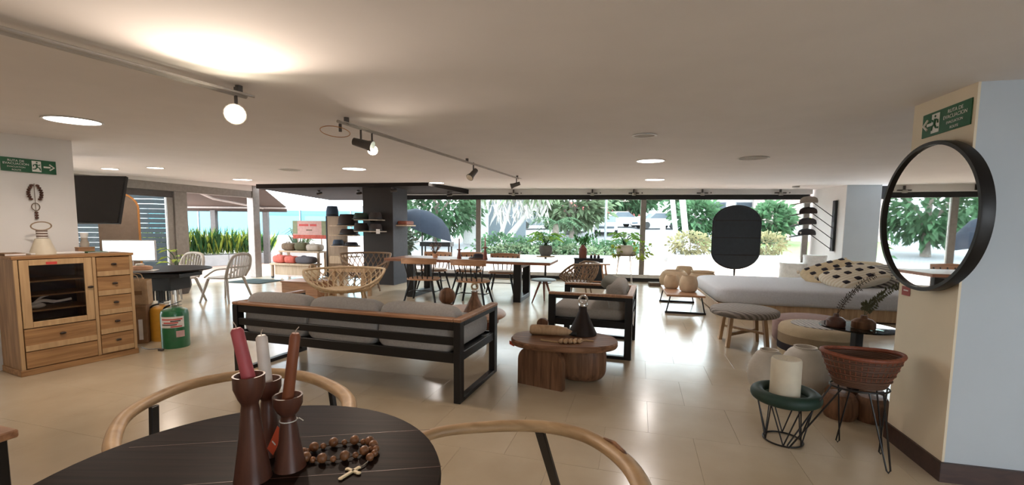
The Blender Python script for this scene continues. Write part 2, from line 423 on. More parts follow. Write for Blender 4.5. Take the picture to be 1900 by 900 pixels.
def quadwall(name, p, q, t, z0, z1, m, kind='wall'):
    p = Vector((*p, 0)); q = Vector((*q, 0)); d = (q - p).normalized(); n = Vector((-d.y, d.x, 0)) * t
    return S(name, MB().prism([(a.x, a.y) for a in ((p, q, q + n, p + n) if t < 0 else (p, q, q + n, p + n))], z0, z1), m)
quadwall('wall_left', (-8.59, -3.43), (-4.79, 4.79), .16, 0, 2.36, 'wall')
quadwall('wall_front_left', (-4.79, 4.79), (-4.76, 4.855), .16, 0, 2.36, 'wall')
# block with the mirror, right of the camera
A = Vector((2.54, 2.48)); Bv = Vector((2.68, 3.02)); ex = Vector((.970, -.243)); ey = (Bv - A).normalized(); nl = Vector((-ey.y, ey.x))
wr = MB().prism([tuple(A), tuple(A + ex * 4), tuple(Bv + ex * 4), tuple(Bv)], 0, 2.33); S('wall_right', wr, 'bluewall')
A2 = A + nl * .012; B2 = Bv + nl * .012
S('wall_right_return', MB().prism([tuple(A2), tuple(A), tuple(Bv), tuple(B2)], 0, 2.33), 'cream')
A3 = A2 + nl * .015 - ey * .018; B3 = B2 + nl * .015 + ey * .01
bb = MB().prism([tuple(A3), tuple(A2 - ey * .0), tuple(B2), tuple(B3)], 0, .115); S('baseboard_right_return', bb, 'skirt')
A4 = A + Vector((-ex.y, ex.x)) * -.02
S('baseboard_right', MB().prism([tuple(A4 + nl * .027), tuple(A4 + ex * 4), tuple(A + ex * 4), tuple(A + nl * .012)], 0, .115), 'skirt')
# walls behind the camera and far right close the shop
mbk = MB().box(-8.6, 2.2, -3.4, -3.22, 0, 2.3, 0); mbk.box(5.4, 9.5, -3.4, -3.22, 0, 2.3, 0); mbk.box(2.2, 5.4, -3.4, -3.22, 0, .8, 0)
S('wall_back', mbk, 'wall')
S('wall_far_right', MB().prism([(9.42, -3.4), (9.6, -3.4), (9.6, 9.0), (9.42, 9.0)], 0, 2.6), 'wall')
quadwall('wall_front_far_left', (-9.9, 3.0), (-9.35, 5.1), .15, 0, 2.4, 'wall')
S('wall_storeroom', MB().prism([(-9.9, 3.0), (-6.2, 2.0), (-6.2, 2.15), (-9.9, 3.15)], 0, 2.35), 'wall')

# dark column and pale column beside the bed
def turned_box(x, y, wd, dp, rz=ROOM):
    a = rad(rz); e = Vector((math.cos(a), math.sin(a))); f = Vector((-e.y, e.x)); o = Vector((x, y))
    return [tuple(o), tuple(o + e * wd), tuple(o + e * wd + f * dp), tuple(o + f * dp)]
S('wall_column', MB().prism(turned_box(-3.77, 11.20, .83, .75), 0, 2.50), 'darkcol')
cf = turned_box(-3.77, 11.20, .83, .75); a = rad(ROOM); e = Vector((math.cos(a), math.sin(a))) * .008
S('wall_column_side', MB().prism([cf[1], (cf[1][0] + e.x, cf[1][1] + e.y), (cf[2][0] + e.x, cf[2][1] + e.y), cf[2]], 0, 2.50), 'slate')
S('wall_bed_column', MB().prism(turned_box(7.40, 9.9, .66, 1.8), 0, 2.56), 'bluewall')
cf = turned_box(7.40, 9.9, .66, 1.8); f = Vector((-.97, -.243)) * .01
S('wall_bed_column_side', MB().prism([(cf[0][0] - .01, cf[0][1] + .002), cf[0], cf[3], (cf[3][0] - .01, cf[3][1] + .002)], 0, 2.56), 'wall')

# ---- window wall
WY = lambda x: 12.9 - .16 * x
WA = -9.09
win = SE('window_1', (0, 12.9, 0), WA, 'wide glazed shop front looking onto the garden')
kx = 1.0127
def wl(px): return px * kx                       # local x along the wall
x0, x1 = wl(-3.5), wl(7.75)
MB().box(x0, x1, -.05, .06, 2.28, 2.41, .005).build('header', 'blackmat', win)
MB().box(x0, x1, -.16, .10, 2.41, 2.60, .005).build('bulkhead', 'ceil', win)
MB().box(x0, x1, -.03, .05, .10, .20, .004).build('bottom_rail', 'white', win)
MB().box(x0, x1, -.05, .07, 0, .10, .004).build('kick_plate', 'blackmat', win)
posts = [-1.0, 3.62, 7.70]
for p in posts: MB().box(wl(p) - .07, wl(p) + .07, -.035, .055, .20, 2.28, .006).build('post', 'alu', win)
for a_, b_ in ((-3.45, -1.07), (-.93, 3.55), (3.69, 7.63)):
    MB().box(wl(a_), wl(b_), .006, .014, .20, 2.28, 0).build('pane', 'glass', win)
MB().box(x0, x0 + .05, -.035, .055, .1, 2.28, .004).build('post', 'alud', win)
# window past the pale column
w2 = SE('window_2', (8.05, 10.2, 0), -14, 'dark framed window strip beside the pale column')
MB().box(0, 1.5, -.05, .06, 2.2, 2.5, .005).build('header', 'blackmat', w2)
MB().box(0, .07, -.03, .05, .1, 2.2, .005).build('post', 'navy', w2)
MB().box(.07, 1.5, 0, .008, .1, 2.2, 0).build('pane', 'glass', w2)
MB().box(0, 1.5, -.04, .06, 0, .1, .005).build('kick_plate', 'blackmat', w2)

# ---- left shop front: glass panel, corner post, header, open doorway, pillar
lf = SE('window_3', (-7.27, 12.5, 0), 0, 'grey aluminium shop front with an open doorway'); lf.rotation_euler = (0, 0, math.atan2(1, .28) - PI / 2)
# local +y points along the front away from the camera; origin at the pillar
MB().box(-.12, .10, -.11, .11, 0, 2.60, .008).build('pillar', 'alu', lf)
MB().box(-.07, .07, -7.5, -.11, 2.22, 2.40, .006).build('header', 'alu', lf)
MB().box(-.09, .09, -7.5, -.11, 2.40, 2.56, .006).build('upper_panel', 'ceil', lf)
MB().box(-.09, .09, -2.28, -1.98, 0, 2.22, .008).build('corner_post', 'alu', lf)
MB().box(-.05, .05, -4.6, -4.5, 0, 2.22, .005).build('post', 'alu', lf)
MB().box(-.04, .04, -4.5, -2.28, 2.08, 2.22, .004).build('door_rail', 'alud', lf)
MB().box(-.04, .04, -2.42, -2.28, .1, 2.08, .004).build('door_stile', 'alu', lf)
MB().box(-.05, .05, -7.4, -2.28, 0, .1, .004).build('bottom_rail', 'alud', lf)
MB().box(-.004, .004, -4.5, -2.42, .1, 2.08, 0).build('pane', 'glass', lf)
MB().box(-.004, .004, -7.4, -4.6, .1, 2.22, 0).build('pane', 'glass', lf)

# ================================================================== OUTDOORS
S('ground_terrace', MB().prism([(-40, 2.5), (-9.9, 2.5), (-9.9, 3.1), (-7.27, 12.5), (-2.9, 13.36), (9.5, 11.38), (40, 11), (40, 20.4), (-40, 23)], -.30, -.012), 'terracotta')
S('ground_behind', MB().box(-30, 30, -30, -3.2, -.3, -.02, 0), 'concrete')
def terr(y): return 0 if y < 23 else .085 * (y - 23)
g = MB(); ys = [20, 23, 30, 40, 60, 90]; xs = [-60, 3.2, 90]
for i in range(len(ys) - 1):
    o0 = len(g.v)
    g.add([(-60, ys[i], terr(ys[i]) - .03), (90, ys[i], terr(ys[i]) - .03), (90, ys[i + 1], terr(ys[i + 1]) - .03), (-60, ys[i + 1], terr(ys[i + 1]) - .03)], [(0, 1, 2, 3)])
S('ground_slope', g, 'asphalt')
g = MB(); g.add([(10.5, 21, .0), (32, 21, .02), (32, 33, .83), (13, 33, .83)], [(0, 1, 2, 3)]); S('ground_lawn', g, 'grass')
g = MB(); g.box(-2.5, 30, 20.6, 20.95, -.02, .22, .02); S('trim_kerb', g, 'concrete')

def leafmass(c, r, n, L, wd, up=.3, hollow=.55):
    m = MB()
    for _ in range(n):
        th = random.uniform(0, 2 * PI); z = random.uniform(-1, 1); k = random.uniform(hollow, 1.0); q = math.sqrt(max(0, 1 - z * z))
        d = Vector((q * math.cos(th), q * math.sin(th), z)); wob = 1 + .18 * math.sin(5 * th + 3 * z) + .12 * math.sin(9 * th)
        p = Vector((c[0] + d.x * r[0] * k * wob, c[1] + d.y * r[1] * k * wob, c[2] + d.z * r[2] * k))
        dd = (d + Vector((random.uniform(-.8, .8), random.uniform(-.8, .8), random.uniform(-.6, .6) + up)))
        m.leaf(p, dd, L * random.uniform(.6, 1.3), wd * random.uniform(.7, 1.2), droop=.25)
    return m
def tree(label, x, y, z, rad3, trunk_r, leafmat, n=1500, L=.5, wd=.26, bark='bark', cat='tree', name='leafy_tree', group='garden trees beyond the window'):
    zb = terr(y) - .05; t = T(name, label, cat, (x, y, zb), 0, group)
    leafmass((0, 0, z - zb), rad3, n, L, wd).build('foliage', leafmat, t)
    m = MB(); m.tube([(0, 0, 0), (.1, 0, (z - zb) * .5), (-.05, .05, z - zb)], [trunk_r, trunk_r * .8, trunk_r * .4], 8)
    for k in range(4):
        a = k * 1.7; m.tube([(0, 0, (z - zb) * .55), (math.cos(a) * rad3[0] * .5, math.sin(a) * rad3[1] * .5, (z - zb) + rad3[2] * .3)], [trunk_r * .5, trunk_r * .15], 6)
    m.build('trunk', bark, t, True); return t
tree('big leafy green tree behind the charcoal umbrella', -4.7, 27, 3.2, (2.9, 1.8, 2.3), .22, 'leafo', 2600, .5, .24)
tree('pale green tree behind the palm, left of the parked cars', 4.4, 33.0, 3.3, (2.6, 1.3, 1.7), .2, 'leafp', 1500, .7, .34)
tree('dark green tree above the white cars, behind the window post', 13.8, 53.5, 6.0, (4.4, 2, 2.4), .3, 'leafo', 1700, .9, .42)
tree('bushy green tree between the utility poles and the dark oval panel', 19.0, 46.5, 4.4, (2.4, 1.6, 2.2), .3, 'leafo', 1200, .9, .42)
tree('green tree just left of the dark oval panel', 13.4, 32, 2.4, (1.5, 1.2, 1.3), .2, 'leafo', 900, .6, .3)
tree('green tree right of the dark oval panel before the pink house', 17.3, 29.6, 2.1, (1.2, 1.0, 1.2), .16, 'leafo', 800, .6, .3)
# tree with pale leaning trunks
t = T('fig_tree', 'tree with pale leaning trunks and drooping whitish fronds beside the dark wall', 'tree', (-.9, 24.5, terr(24.5) - .05), 0)
for k, (dx, top, r) in enumerate(((1.0, 2.9, .12), (2.3, 2.6, .16), (3.0, 3.3, .10), (.2, 3.2, .09))):
    MB().tube([(0 + k * .12, 0, 0), (dx * .3 + k * .1, .1, top * .4), (dx * .65, 0, top * .75), (dx, 0, top + .6)], [r * 1.3, r, r * .8, r * .6], 8).build('trunk', 'palebark', t, True)
m = MB()
for k in range(170):
    bx, bz = random.uniform(-.3, 2.9), random.uniform(2.2, 3.5); m.leaf((bx, random.uniform(-.6, .6), bz), (random.uniform(-.5, .5), random.uniform(-.4, .4), -1), random.uniform(.5, 1.0), .10, (random.uniform(-.4, .4), -1, .2), 0)
m.build('hanging_frond', 'palebark', t)
m = MB()
for k in range(240):
    m.leaf((random.uniform(-.8, 3.4), random.uniform(-1, 1), random.uniform(3.0, 4.0)), (random.uniform(-1, 1), random.uniform(-1, 1), -.4), .7, .14)
m.build('foliage', 'leafp', t)
S('wall_garden_block', MB().box(-1.6, .9, 29.5, 31, .3, 5.2, .02), mat('dark_garden_wall', (.10, .12, .135), .9))
S('wall_garden_white', MB().box(-3.2, -1.65, 28.5, 29.5, .2, 5.2, .02), 'housew')
# cycad palm
def palm(label, x, y, h, R, n, m='leafo'):
    t = T('cycad_palm', label, 'palm', (x, y, terr(y) - .04), 0)
    MB().lathe([(.16, 0), (.2, h * .3), (.17, h * .8), (.10, h)], 10).build('trunk', 'bark', t, True)
    for k in range(n):
        a = 2 * PI * k / n + random.uniform(-.1, .1); el = random.uniform(.1, 1.0); mm = MB(); pts = []
        for i in range(7):
            s_ = i / 6; pts.append(Vector((math.cos(a) * R * s_, math.sin(a) * R * s_, h + R * (el * s_ - (.55 + .5 * el) * s_ * s_))))
        mm.tube(pts, .012, 4)
        for i in range(1, 7):
            for sd in (-1, 1):
                for q in (0, .5):
                    p = pts[i - 1].lerp(pts[i], q); mm.leaf(p, Vector((-math.sin(a) * sd + math.cos(a) * .5, math.cos(a) * sd + math.sin(a) * .5, .15)), .32, .05, (0, 0, 1), .3)
        mm.build('frond', m, t)
palm('feathery palm in the garden above the hedge, left of the cars', 2.3, 23.5, 1.75, 1.5, 16)
# hedge bushes and ground cover
for i, (x, y, rx, rz_, mm, lb) in enumerate((
        (-.6, 22.2, 1.3, .62, 'leafo', 'low green hedge bush below the pale leaning trunks'),
        (1.5, 22.0, 1.4, .60, 'leafo', 'low green hedge bush behind the round grey pot'),
        (3.5, 22.3, 1.4, .52, 'leafo', 'low green hedge bush behind the red bottle vase'),
        (5.4, 22.4, 1.2, .45, 'leafo', 'low green hedge bush behind the white planter'),
        (.4, 21.6, 1.6, .34, 'leafp', 'pale ground cover clump nearest the kerb on the left'),
        (3.1, 21.6, 1.7, .34, 'leafp', 'pale ground cover clump nearest the kerb on the right'))):
    t = T('hedge_bush', lb, 'bush', (x, y, 0), 0, 'hedge bushes along the kerb')
    leafmass((0, 0, rz_ * .95), (rx, .8, rz_), 900, .22, .12).build('foliage', mm, t)
    MB().tube([(0, 0, 0), (0, 0, rz_)], .05, 6).build('stem', 'bark', t)
for x, y, wd, lb in ((8.05, 20.0, 1.8, 'yellowish bush in a concrete trough between white post and dark oval panel'), (11.6, 20.2, 1.7, 'yellowish bush in a concrete trough right of the dark oval panel')):
    t = T('planted_trough', lb, 'planter', (x, y, 0), 0)
    MB().box(-wd / 2, wd / 2, -.35, .35, -.01, .36, .02).build('trough', 'concrete', t)
    leafmass((0, 0, .85), (wd * .52, .45, .55), 700, .2, .11).build('foliage', 'leafr', t)
    for k in range(5): MB().tube([(-wd * .35 + wd * .175 * k, 0, .3), (-wd * .4 + wd * .2 * k, 0, .9)], .025, 5).build('stem', 'bark', t)
# posts and poles outside
def pole(name, label, pts, r, m): 
    o = MB().tube(pts, r, 10).build(name, m, None, True); tag(o, label, 'pole'); return o
pole('lamp_post', 'thin pale lamp post rising left of the window post', [(6.3, 30, .5), (6.3, 30, 5.5)], .09, 'cars')
pole('bollard_post', 'short white post on the terrace right of the window post', [(6.85, 20.2, -.012), (6.85, 20.2, 1.95)], .12, 'housew')
pole('utility_pole', 'grey leaning utility pole behind the yellowish bush', [(9.55, 25.5, .2), (8.9, 25.5, 4.8)], .14, 'concrete')
pole('utility_pole', 'white leaning utility pole, thicker, right of the grey one', [(10.0, 25.2, .2), (9.35, 25.2, 4.8)], .17, 'housew')
# cars
def car(label, x, y, rz, m, L=4.1, W=1.7):
    z = terr(y); t = T('car', label, 'car', (x, y, z), rz, 'cars parked on the street')
    b = MB(); prof = [(-L / 2, .3), (-L / 2, .72), (-L * .36, .86), (-L * .22, .92), (L * .30, .95), (L * .48, .90), (L / 2, .6), (L / 2, .3)]
    n = len(prof); b.add([(px, -W / 2, pz) for px, pz in prof] + [(px, W / 2, pz) for px, pz in prof], [tuple(range(n)), tuple(range(2 * n - 1, n - 1, -1))] + [(i, n + i, n + (i + 1) % n, (i + 1) % n) for i in range(n)])
    b.build('body', m, t)
    b = MB(); prof = [(-L * .24, .9), (-L * .10, 1.40), (L * .18, 1.44), (L * .36, .93)]; n = 4
    b.add([(px, -W * .44, pz) for px, pz in prof] + [(px, W * .44, pz) for px, pz in prof], [tuple(range(n)), tuple(range(2 * n - 1, n - 1, -1))] + [(i, n + i, n + (i + 1) % n, (i + 1) % n) for i in range(n)])
    b.build('windows', 'wdark', t)
    MB().box(-L * .10, L * .18, -W * .40, W * .40, 1.41, 1.47, .02).build('roof', m, t)
    for sx in (-.31, .31):
        for sy in (-1, 1): MB().cyl((L * sx, sy * W * .42, .31), (L * sx, sy * W * .52, .31), .31, n=14).build('wheel', 'tyre', t)
    MB().box(-L / 2 - .02, -L / 2 + .02, -W * .36, W * .36, .42, .58, .01).build('grille', 'wdark', t)
    for sy in (-1, 1): MB().box(-L / 2 - .02, -L / 2 + .03, sy * W * .38 - .16, sy * W * .38 + .16, .66, .78, .01).build('headlight', 'white', t)
car('white car facing the shop on the street above the hedge', 7.6, 36, 78, 'carw')
car('silver car parked left of the white one, above the red bottle vase', 5.0, 36.8, 70, 'cars')
car('white car parked side on, directly right of the window post', 13.4, 41.5, 8, 'carw')
car('white car parked side on, directly left of the window post', 10.2, 43, 12, 'carw')
car('silver car furthest left on the street, behind the palm', 2.2, 40, 14, 'cars')
# far wall, houses
tag(MB().box(4.5, 17, 58, 58.4, 3.2, 5.0, .02).build('street_wall', 'redwall'), 'red wall far up the street above the cars', 'wall')
tag(MB().box(4.0, 30, 50, 50.6, 2.2, 2.9, .02).build('street_bank', 'brick'), 'long pinkish bank wall behind the parked cars', 'wall')
h = T('pink_house', 'pink rendered house with a grey garage beside the cap rack', 'house', (20.0, 32, .6), 0)
MB().box(0, 7, 0, 5, 0, 6, .02).build('wall', 'brick', h)
for (a_, b_, c_, d_) in ((1.35, 2.3, 2.0, 2.9), (3.4, 4.4, 2.0, 2.9)):
    f = MB().box(a_, b_, -.05, .05, c_, d_, .01).build('window', 'housew', h); MB().box(a_ + .08, b_ - .08, -.07, -.05, c_ + .08, d_ - .08, 0).build('pane', 'wdark', f)
MB().box(.1, 2.6, -.3, 0, 0, 1.35, .02).build('garage', 'concrete', h); MB().box(-.1, 2.8, -.45, 0, 1.35, 1.45, .01).build('garage_roof', 'redwall', h)
h = T('white_house', 'white house with dark windows behind the dark oval panel', 'house', (16.4, 38, 1.2), 0)
MB().box(0, 6.5, 0, 4, 0, 3.4, .02).build('wall', 'housew', h); MB().box(-.3, 6.8, -.4, 4.3, 3.4, 3.55, .02).build('roof', 'cars', h)
for (a_, b_) in ((2.6, 4.0), (4.5, 5.1), (.6, 1.8)):
    f = MB().box(a_, b_, -.05, .05, 1.2, 2.7, .01).build('window', 'cars', h); MB().box(a_ + .07, b_ - .07, -.07, -.05, 1.27, 2.63, 0).build('pane', 'wdark', f)
tag(MB().box(20.6, 21.7, 31.35, 31.6, 2.1, 2.45, .01).build('shop_sign', K['leafy']), 'small yellow sign on the pink house behind the caps', 'sign')
# charcoal umbrella
t = T('garden_umbrella', 'charcoal garden umbrella tilted on the terrace outside the window', 'umbrella', (-3.5, 17.2, 0), 0)
UM = Matrix.Translation((0, 0, 1.35)) @ Matrix.Rotation(rad(22), 4, 'Y')
MB().cyl((0, 0, 0), (0, 0, 1.4), .03).build('pole', 'black', t); MB().lathe([(.3, 0), (.3, .06), (.05, .1)], 16).build('base', 'stone', t)
m = MB(); m.M = UM; n = 8; rings = [(.02, .78), (.55, .68), (.95, .42), (1.22, .02)]; vs = []; fs = []
for r, z in rings:
    for k in range(n * 4):
        a = 2 * PI * k / (n * 4); sc = 1 - (.05 if k % 4 == 2 else .03 if k % 4 else 0) * r; vs.append((r * sc * math.cos(a), r * sc * math.sin(a), z))
N = n * 4
for i in range(3):
    for k in range(N): fs.append((i * N + k, i * N + (k + 1) % N, (i + 1) * N + (k + 1) % N, (i + 1) * N + k))
fs.append(tuple(range(N))); m.add(vs, fs); m.build('canopy', 'umb', t, True)
for k in range(n):
    a = 2 * PI * k / n; m = MB(); m.M = UM; m.tube([(0, 0, .70), (.55 * math.cos(a), .55 * math.sin(a), .63), (.95 * math.cos(a), .95 * math.sin(a), .38), (1.2 * math.cos(a), 1.2 * math.sin(a), .0)], .012, 5); m.build('rib', 'black', t)
t = T('dark_shrub', 'dark shrub under the umbrella outside, beside the dark column', 'shrub', (-3.85, 14.95, 0), 0)
leafmass((0, 0, 1.0), (.5, .42, .55), 700, .2, .1).build('foliage', 'leafk', t); MB().tube([(0, 0, 0), (0, 0, 1)], .05, 6).build('stem', 'bark', t)
MB().lathe([(.22, 0), (.28, .4), (.26, .4), (.2, .05)], 14).build('pot', 'stone', t, True)
t = T('high_table', 'narrow black high table outside the window behind the dining chairs', 'table', (-2.9, 14.2, 0), -9)
MB().box(-.0, 1.0, -.2, .2, .86, 1.0, .005).build('tabletop', 'blackmat', t)
for sx in (.06, .94):
    for sy in (-.15, .15): MB().box(sx - .02, sx + .02, sy - .02, sy + .02, 0, .86, .003).build('leg', 'black', t)

# ---- terrace on the left
d = Vector((1.42, 2.59)).normalized(); pz = math.degrees(math.atan2(d.y, d.x))
t = T('long_planter', 'long white concrete planter full of spiky leaves on the terrace', 'planter', (-11.95, 13.4, -.012), pz)
Lp = 5.0
MB().box(0, Lp, 0, .55, 0, .40, .015).build('trough', 'concrete', t); MB().box(.05, Lp - .05, .05, .5, .34, .41, 0).build('soil', 'bark', t)
for a_ in (1.6, 3.2): MB().box(a_ - .008, a_ + .008, -.006, .01, 0, .40, 0).build('joint', 'alud', t)
m = MB(); m2 = MB()
for k in range(900):
    px = random.uniform(.1, Lp - .05); py = random.uniform(.08, .47); mm = m if k % 3 else m2
    mm.leaf((px, py, .38), (random.uniform(-.45, .45), random.uniform(-.3, .3), 1), random.uniform(.6, 1.2), .07, (random.uniform(-1, 1), -1, .3), .06)
m.build('dark_blades', 'leafd', t); m2.build('yellow_blades', 'leafy', t)
t = T('agave_plant', 'loose agave with arching grey leaves at the end of the planter', 'plant', (-8.35, 17.4, -.012), 0)
m = MB()
for k in range(46):
    a = random.uniform(0, 2 * PI); rr = random.uniform(.4, .95); h_ = random.uniform(.5, 1.4); m.tube([(0, 0, .25), (math.cos(a) * rr * .5, math.sin(a) * .3, h_), (math.cos(a) * rr, math.sin(a) * .5, h_ * .85)], [.04, .045, .008], 4, flat=.3)
m.build('leaves', 'leafp', t); MB().box(-.5, .5, -.3, .3, 0, .5, .02).build('trough', 'concrete', t)
t = T('glass_railing', 'teal glass railing on a white parapet at the terrace edge', 'railing', (-16.5, 20, 0), 0)
MB().box(0, 11.5, 0, .2, -.02, 1.02, .01).build('parapet', 'housew', t)
for k in range(5):
    MB().box(k * 2.3 + .03, k * 2.3 + 2.27, .08, .10, 1.04, 2.15, 0).build('panel', 'rglass', t)
    MB().box(k * 2.3 - .03, k * 2.3 + .03, .05, .13, 1.02, 2.18, .004).build('baluster', 'cars', t)
for x, y, lb in ((-11.15, 16.6, 'dark grey awning post nearest the corner of the shop front'), (-9.55, 17.2, 'dark grey awning post seen just left of the doorway pillar')):
    tag(MB().box(x - .1, x + .1, y - .08, y + .08, -.012, 2.02, .01).build('awning_post', 'alud'), lb, 'post')
t = T('folding_awning', 'brown folding awning with pale arms over the terrace', 'awning', (0, 0, 0), 0)
m = MB(); m.add([(-10.2, 12.0, 2.62), (-7.25, 12.75, 2.62), (-8.65, 17, 2.17), (-12.9, 17, 2.17), (-10.2, 12.0, 2.64), (-7.25, 12.75, 2.64), (-8.65, 17, 2.19), (-12.9, 17, 2.19)], [(3, 2, 1, 0), (4, 5, 6, 7), (0, 1, 5, 4), (1, 2, 6, 5), (2, 3, 7, 6), (3, 0, 4, 7)]); m.build('canopy', 'awning', t)
MB().box(-12.9, -8.62, 16.98, 17.02, 1.98, 2.10, .004).build('valance', 'awning', t)
MB().box(-12.9, -8.62, 16.95, 17.05, 2.10, 2.17, .01).build('front_bar', 'housew', t)
m = MB(); m.tube([(-9.15, 12.6, 2.5), (-9.55, 14.2, 2.3), (-9.5, 16.95, 2.12)], .04, 6); m.build('arm', 'housew', t)
# louvre screen behind the left glass
t = T('louvre_screen', 'blue grey louvred screen outside the left glass panel', 'screen', (-11.2, 11.1, 0), 14)
for k in range(17): MB().box(.04, 2.36, -.05, .05, .12 + k * .125, .233 + k * .125, .004).build('slat', 'louvre', t)
for x_ in (0, 1.2, 2.4): MB().box(x_ - .05, x_ + .05, -.07, .07, 0, 2.3, .005).build('post', 'louvre', t)
# ================================================================== FOREGROUND
t = T('round_table', 'round dark espresso table in the foreground holding three candlesticks', 'table', (-.74, 1.14, 0), 0)
MB().lathe([(0, .705), (.50, .705), (.535, .715), (.548, .735), (.543, .75), (0, .75)], 72).build('tabletop', 'espresso', t, True)
for y_, x0_, x1_ in ((-.22, -.49, .49), (.02, -.54, .54), (.27, -.46, .46)): MB().bar((x0_, y_ - x0_ * -.16, .7502), (x1_, y_ - x1_ * -.16, .7502), .0018, .0006, 0).build('plank_joint', 'cherry', t)
MB().lathe([(.30, 0), (.30, .02), (.06, .05), (.05, .3), (.05, .705)], 24).build('pedestal', 'black', t, True)
def candlestick(label, x, y, h, rcup, rbase, tagged=False):
    t = T('candlestick', label, 'candlestick', (x, y, .75), 0, 'turned wooden candlesticks on the round table')
    MB().lathe([(0, 0), (rbase * 1.05, 0), (rbase * 1.0, .01), (rbase * .92, h * .12), (rbase * .66, h * .42), (rbase * .50, h * .68), (rbase * .46, h * .72), (rbase * .5, h * .74)], 32).build('stem', 'cherry', t, True)
    MB().lathe([(rbase * .46, h * .73), (rcup * .72, h * .78), (rcup * .98, h * .88), (rcup, h), (rcup * .88, h), (rcup * .62, h * .93), (0, h * .90)], 32).build('cup', 'cherry', t, True)
    if tagged:
        r = rbase * .50; z = h * .66
        g = MB().tube([(math.cos(a) * (r + .002), math.sin(a) * (r + .002), z) for a in [2 * PI * k / 20 for k in range(20)]], .0016, 5, True)
        g.tube([(r, 0, z), (r + .016, -.012, z + .012), (r + .03, -.016, z + .006)], .0014, 5); g.build('string', 'string', t)
        c = MB(); c.M = Matrix.Translation((-r - .012, -.012, z - .055)) @ Matrix.Rotation(rad(25), 4, 'Y') @ Matrix.Rotation(rad(-30), 4, 'Z')
        c.box(-.016, .016, -.0006, .0006, -.04, .036, .0003); c.build('price_tag', 'orange', t)
        c = MB(); c.M = Matrix.Translation((-r - .012, -.012, z - .055)) @ Matrix.Rotation(rad(25), 4, 'Y') @ Matrix.Rotation(rad(-30), 4, 'Z')
        c.box(-.009, .009, -.0012, -.0007, -.012, -.008, 0); c.build('tag_print', 'signwhite', t)
    return t
candlestick('tallest reddish wood candlestick, holding the pink candle', -.715, 1.175, .295, .040, .046)
candlestick('shorter candlestick with orange price tag, holding the brown candle', -.642, 1.235, .215, .040, .042, True)
candlestick('rear candlestick behind the other two, holding the white candle', -.745, 1.315, .235, .040, .040)
def taper(label, m, base, top, r, curl):
    base = Vector(base); top = Vector(top); t = T('taper_candle', label, 'candle', base, 0, 'taper candles in the wooden candlesticks'); d = top - base; u = d.normalized()
    MB().tube([Vector((0, 0, 0)), d * .5, d * .95, d], [r * 1.06, r, r * .96, r * .62], 20).build('wax', m, t, True)
    MB().tube([d * .99, d + u * .008, d + u * .014 + Vector((curl, 0, .004))], .0014, 5).build('wick', 'wick', t)
taper('pink taper candle leaning left in the tallest candlestick', 'pink', (-.712, 1.175, 1.017), (-.737, 1.165, 1.176), .0165, -.006)
taper('brown taper candle leaning right in the tagged candlestick', 'waxb', (-.643, 1.235, .946), (-.612, 1.232, 1.148), .0150, .008)
taper('white taper candle standing upright in the rear candlestick', 'waxw', (-.747, 1.315, .963), (-.757, 1.315, 1.120), .0170, .005)
# bead bracelet with cross
t = T('bead_rosary', 'brown bead rosary bracelet with a pale cross on the round table', 'rosary', (-.53, 1.315, .75), 0)
N = 20
for k in range(N):
    a = 2 * PI * k / N + .15; x = .098 * math.cos(a) + .012 * math.sin(a); y = .055 * math.sin(a) + .018 * math.cos(a); big = k % 2 == 0
    r = .0148 if big else .0092
    MB().blob((x, y, r), (r, r, r), nu=12, nv=8).build('bead', 'bead', t, 2)
MB().tube([(.098 * math.cos(a) + .012 * math.sin(a), .055 * math.sin(a) + .018 * math.cos(a), .007) for a in [2 * PI * k / 30 for k in range(30)]], .0018, 5, True).build('cord', 'knob', t)
for (x, y, r) in ((.112, .008, .011), (.116, -.018, .011), (.110, -.044, .012)): MB().blob((x, y, r), (r, r, r), nu=12, nv=8).build('bead', 'bead', t, 2)
MB().tube([(.11, -.05, .006), (.102, -.072, .005), (.095, -.088, .005)], .002, 5).build('chain', 'chrome', t)
m = MB(); m.M = Matrix.Translation((.078, -.112, .004)) @ Matrix.Rotation(rad(-28), 4, 'Z')
m.box(-.005, .005, -.036, .028, -.003, .003, .0015); m.box(-.022, .022, .002, .012, -.003, .003, .0015)
for p in ((0, -.036), (0, .028), (-.022, .007), (.022, .007)): m.blob((p[0], p[1], 0), (.0075, .0075, .003), nu=10, nv=6)
m.build('cross', 'cross', t)

def spline(pts, n=8):
    P = [Vector(p) for p in pts]; out = []
    for i in range(len(P) - 1):
        p0 = P[max(i - 1, 0)]; p1 = P[i]; p2 = P[i + 1]; p3 = P[min(i + 2, len(P) - 1)]
        for k in range(n):
            s_ = k / n; out.append(.5 * ((2 * p1) + (p2 - p0) * s_ + (2 * p0 - 5 * p1 + 4 * p2 - p3) * s_ ** 2 + (3 * p1 - p0 - 3 * p2 + p3) * s_ ** 3))
    return out + [P[-1]]
def bentchair(label, org, rail, legs, seat, r0, r1):
    t = T('bentwood_armchair', label, 'chair', (*org, 0), 0, 'bentwood armchairs at the round table')
    P = [p - Vector((*org, 0)) for p in spline(rail, 8)]; n = len(P)
    MB().tube(P, [r0 + (r1 - r0) * i / n for i in range(n)], 14, flat=.85).build('arm_rail', 'bent', t, 2)
    for a_, b_ in legs: MB().bar(Vector(a_) - Vector((*org, 0)), Vector(b_) - Vector((*org, 0)), .042, .018).build('leg', 'black', t)
    sx, sy, r = seat
    MB().lathe([(0, .42), (r, .42), (r + .01, .435), (r, .45), (0, .46)], 32, (sx - org[0], sy - org[1], 0)).build('seat', 'blackmat', t, True)
    return t
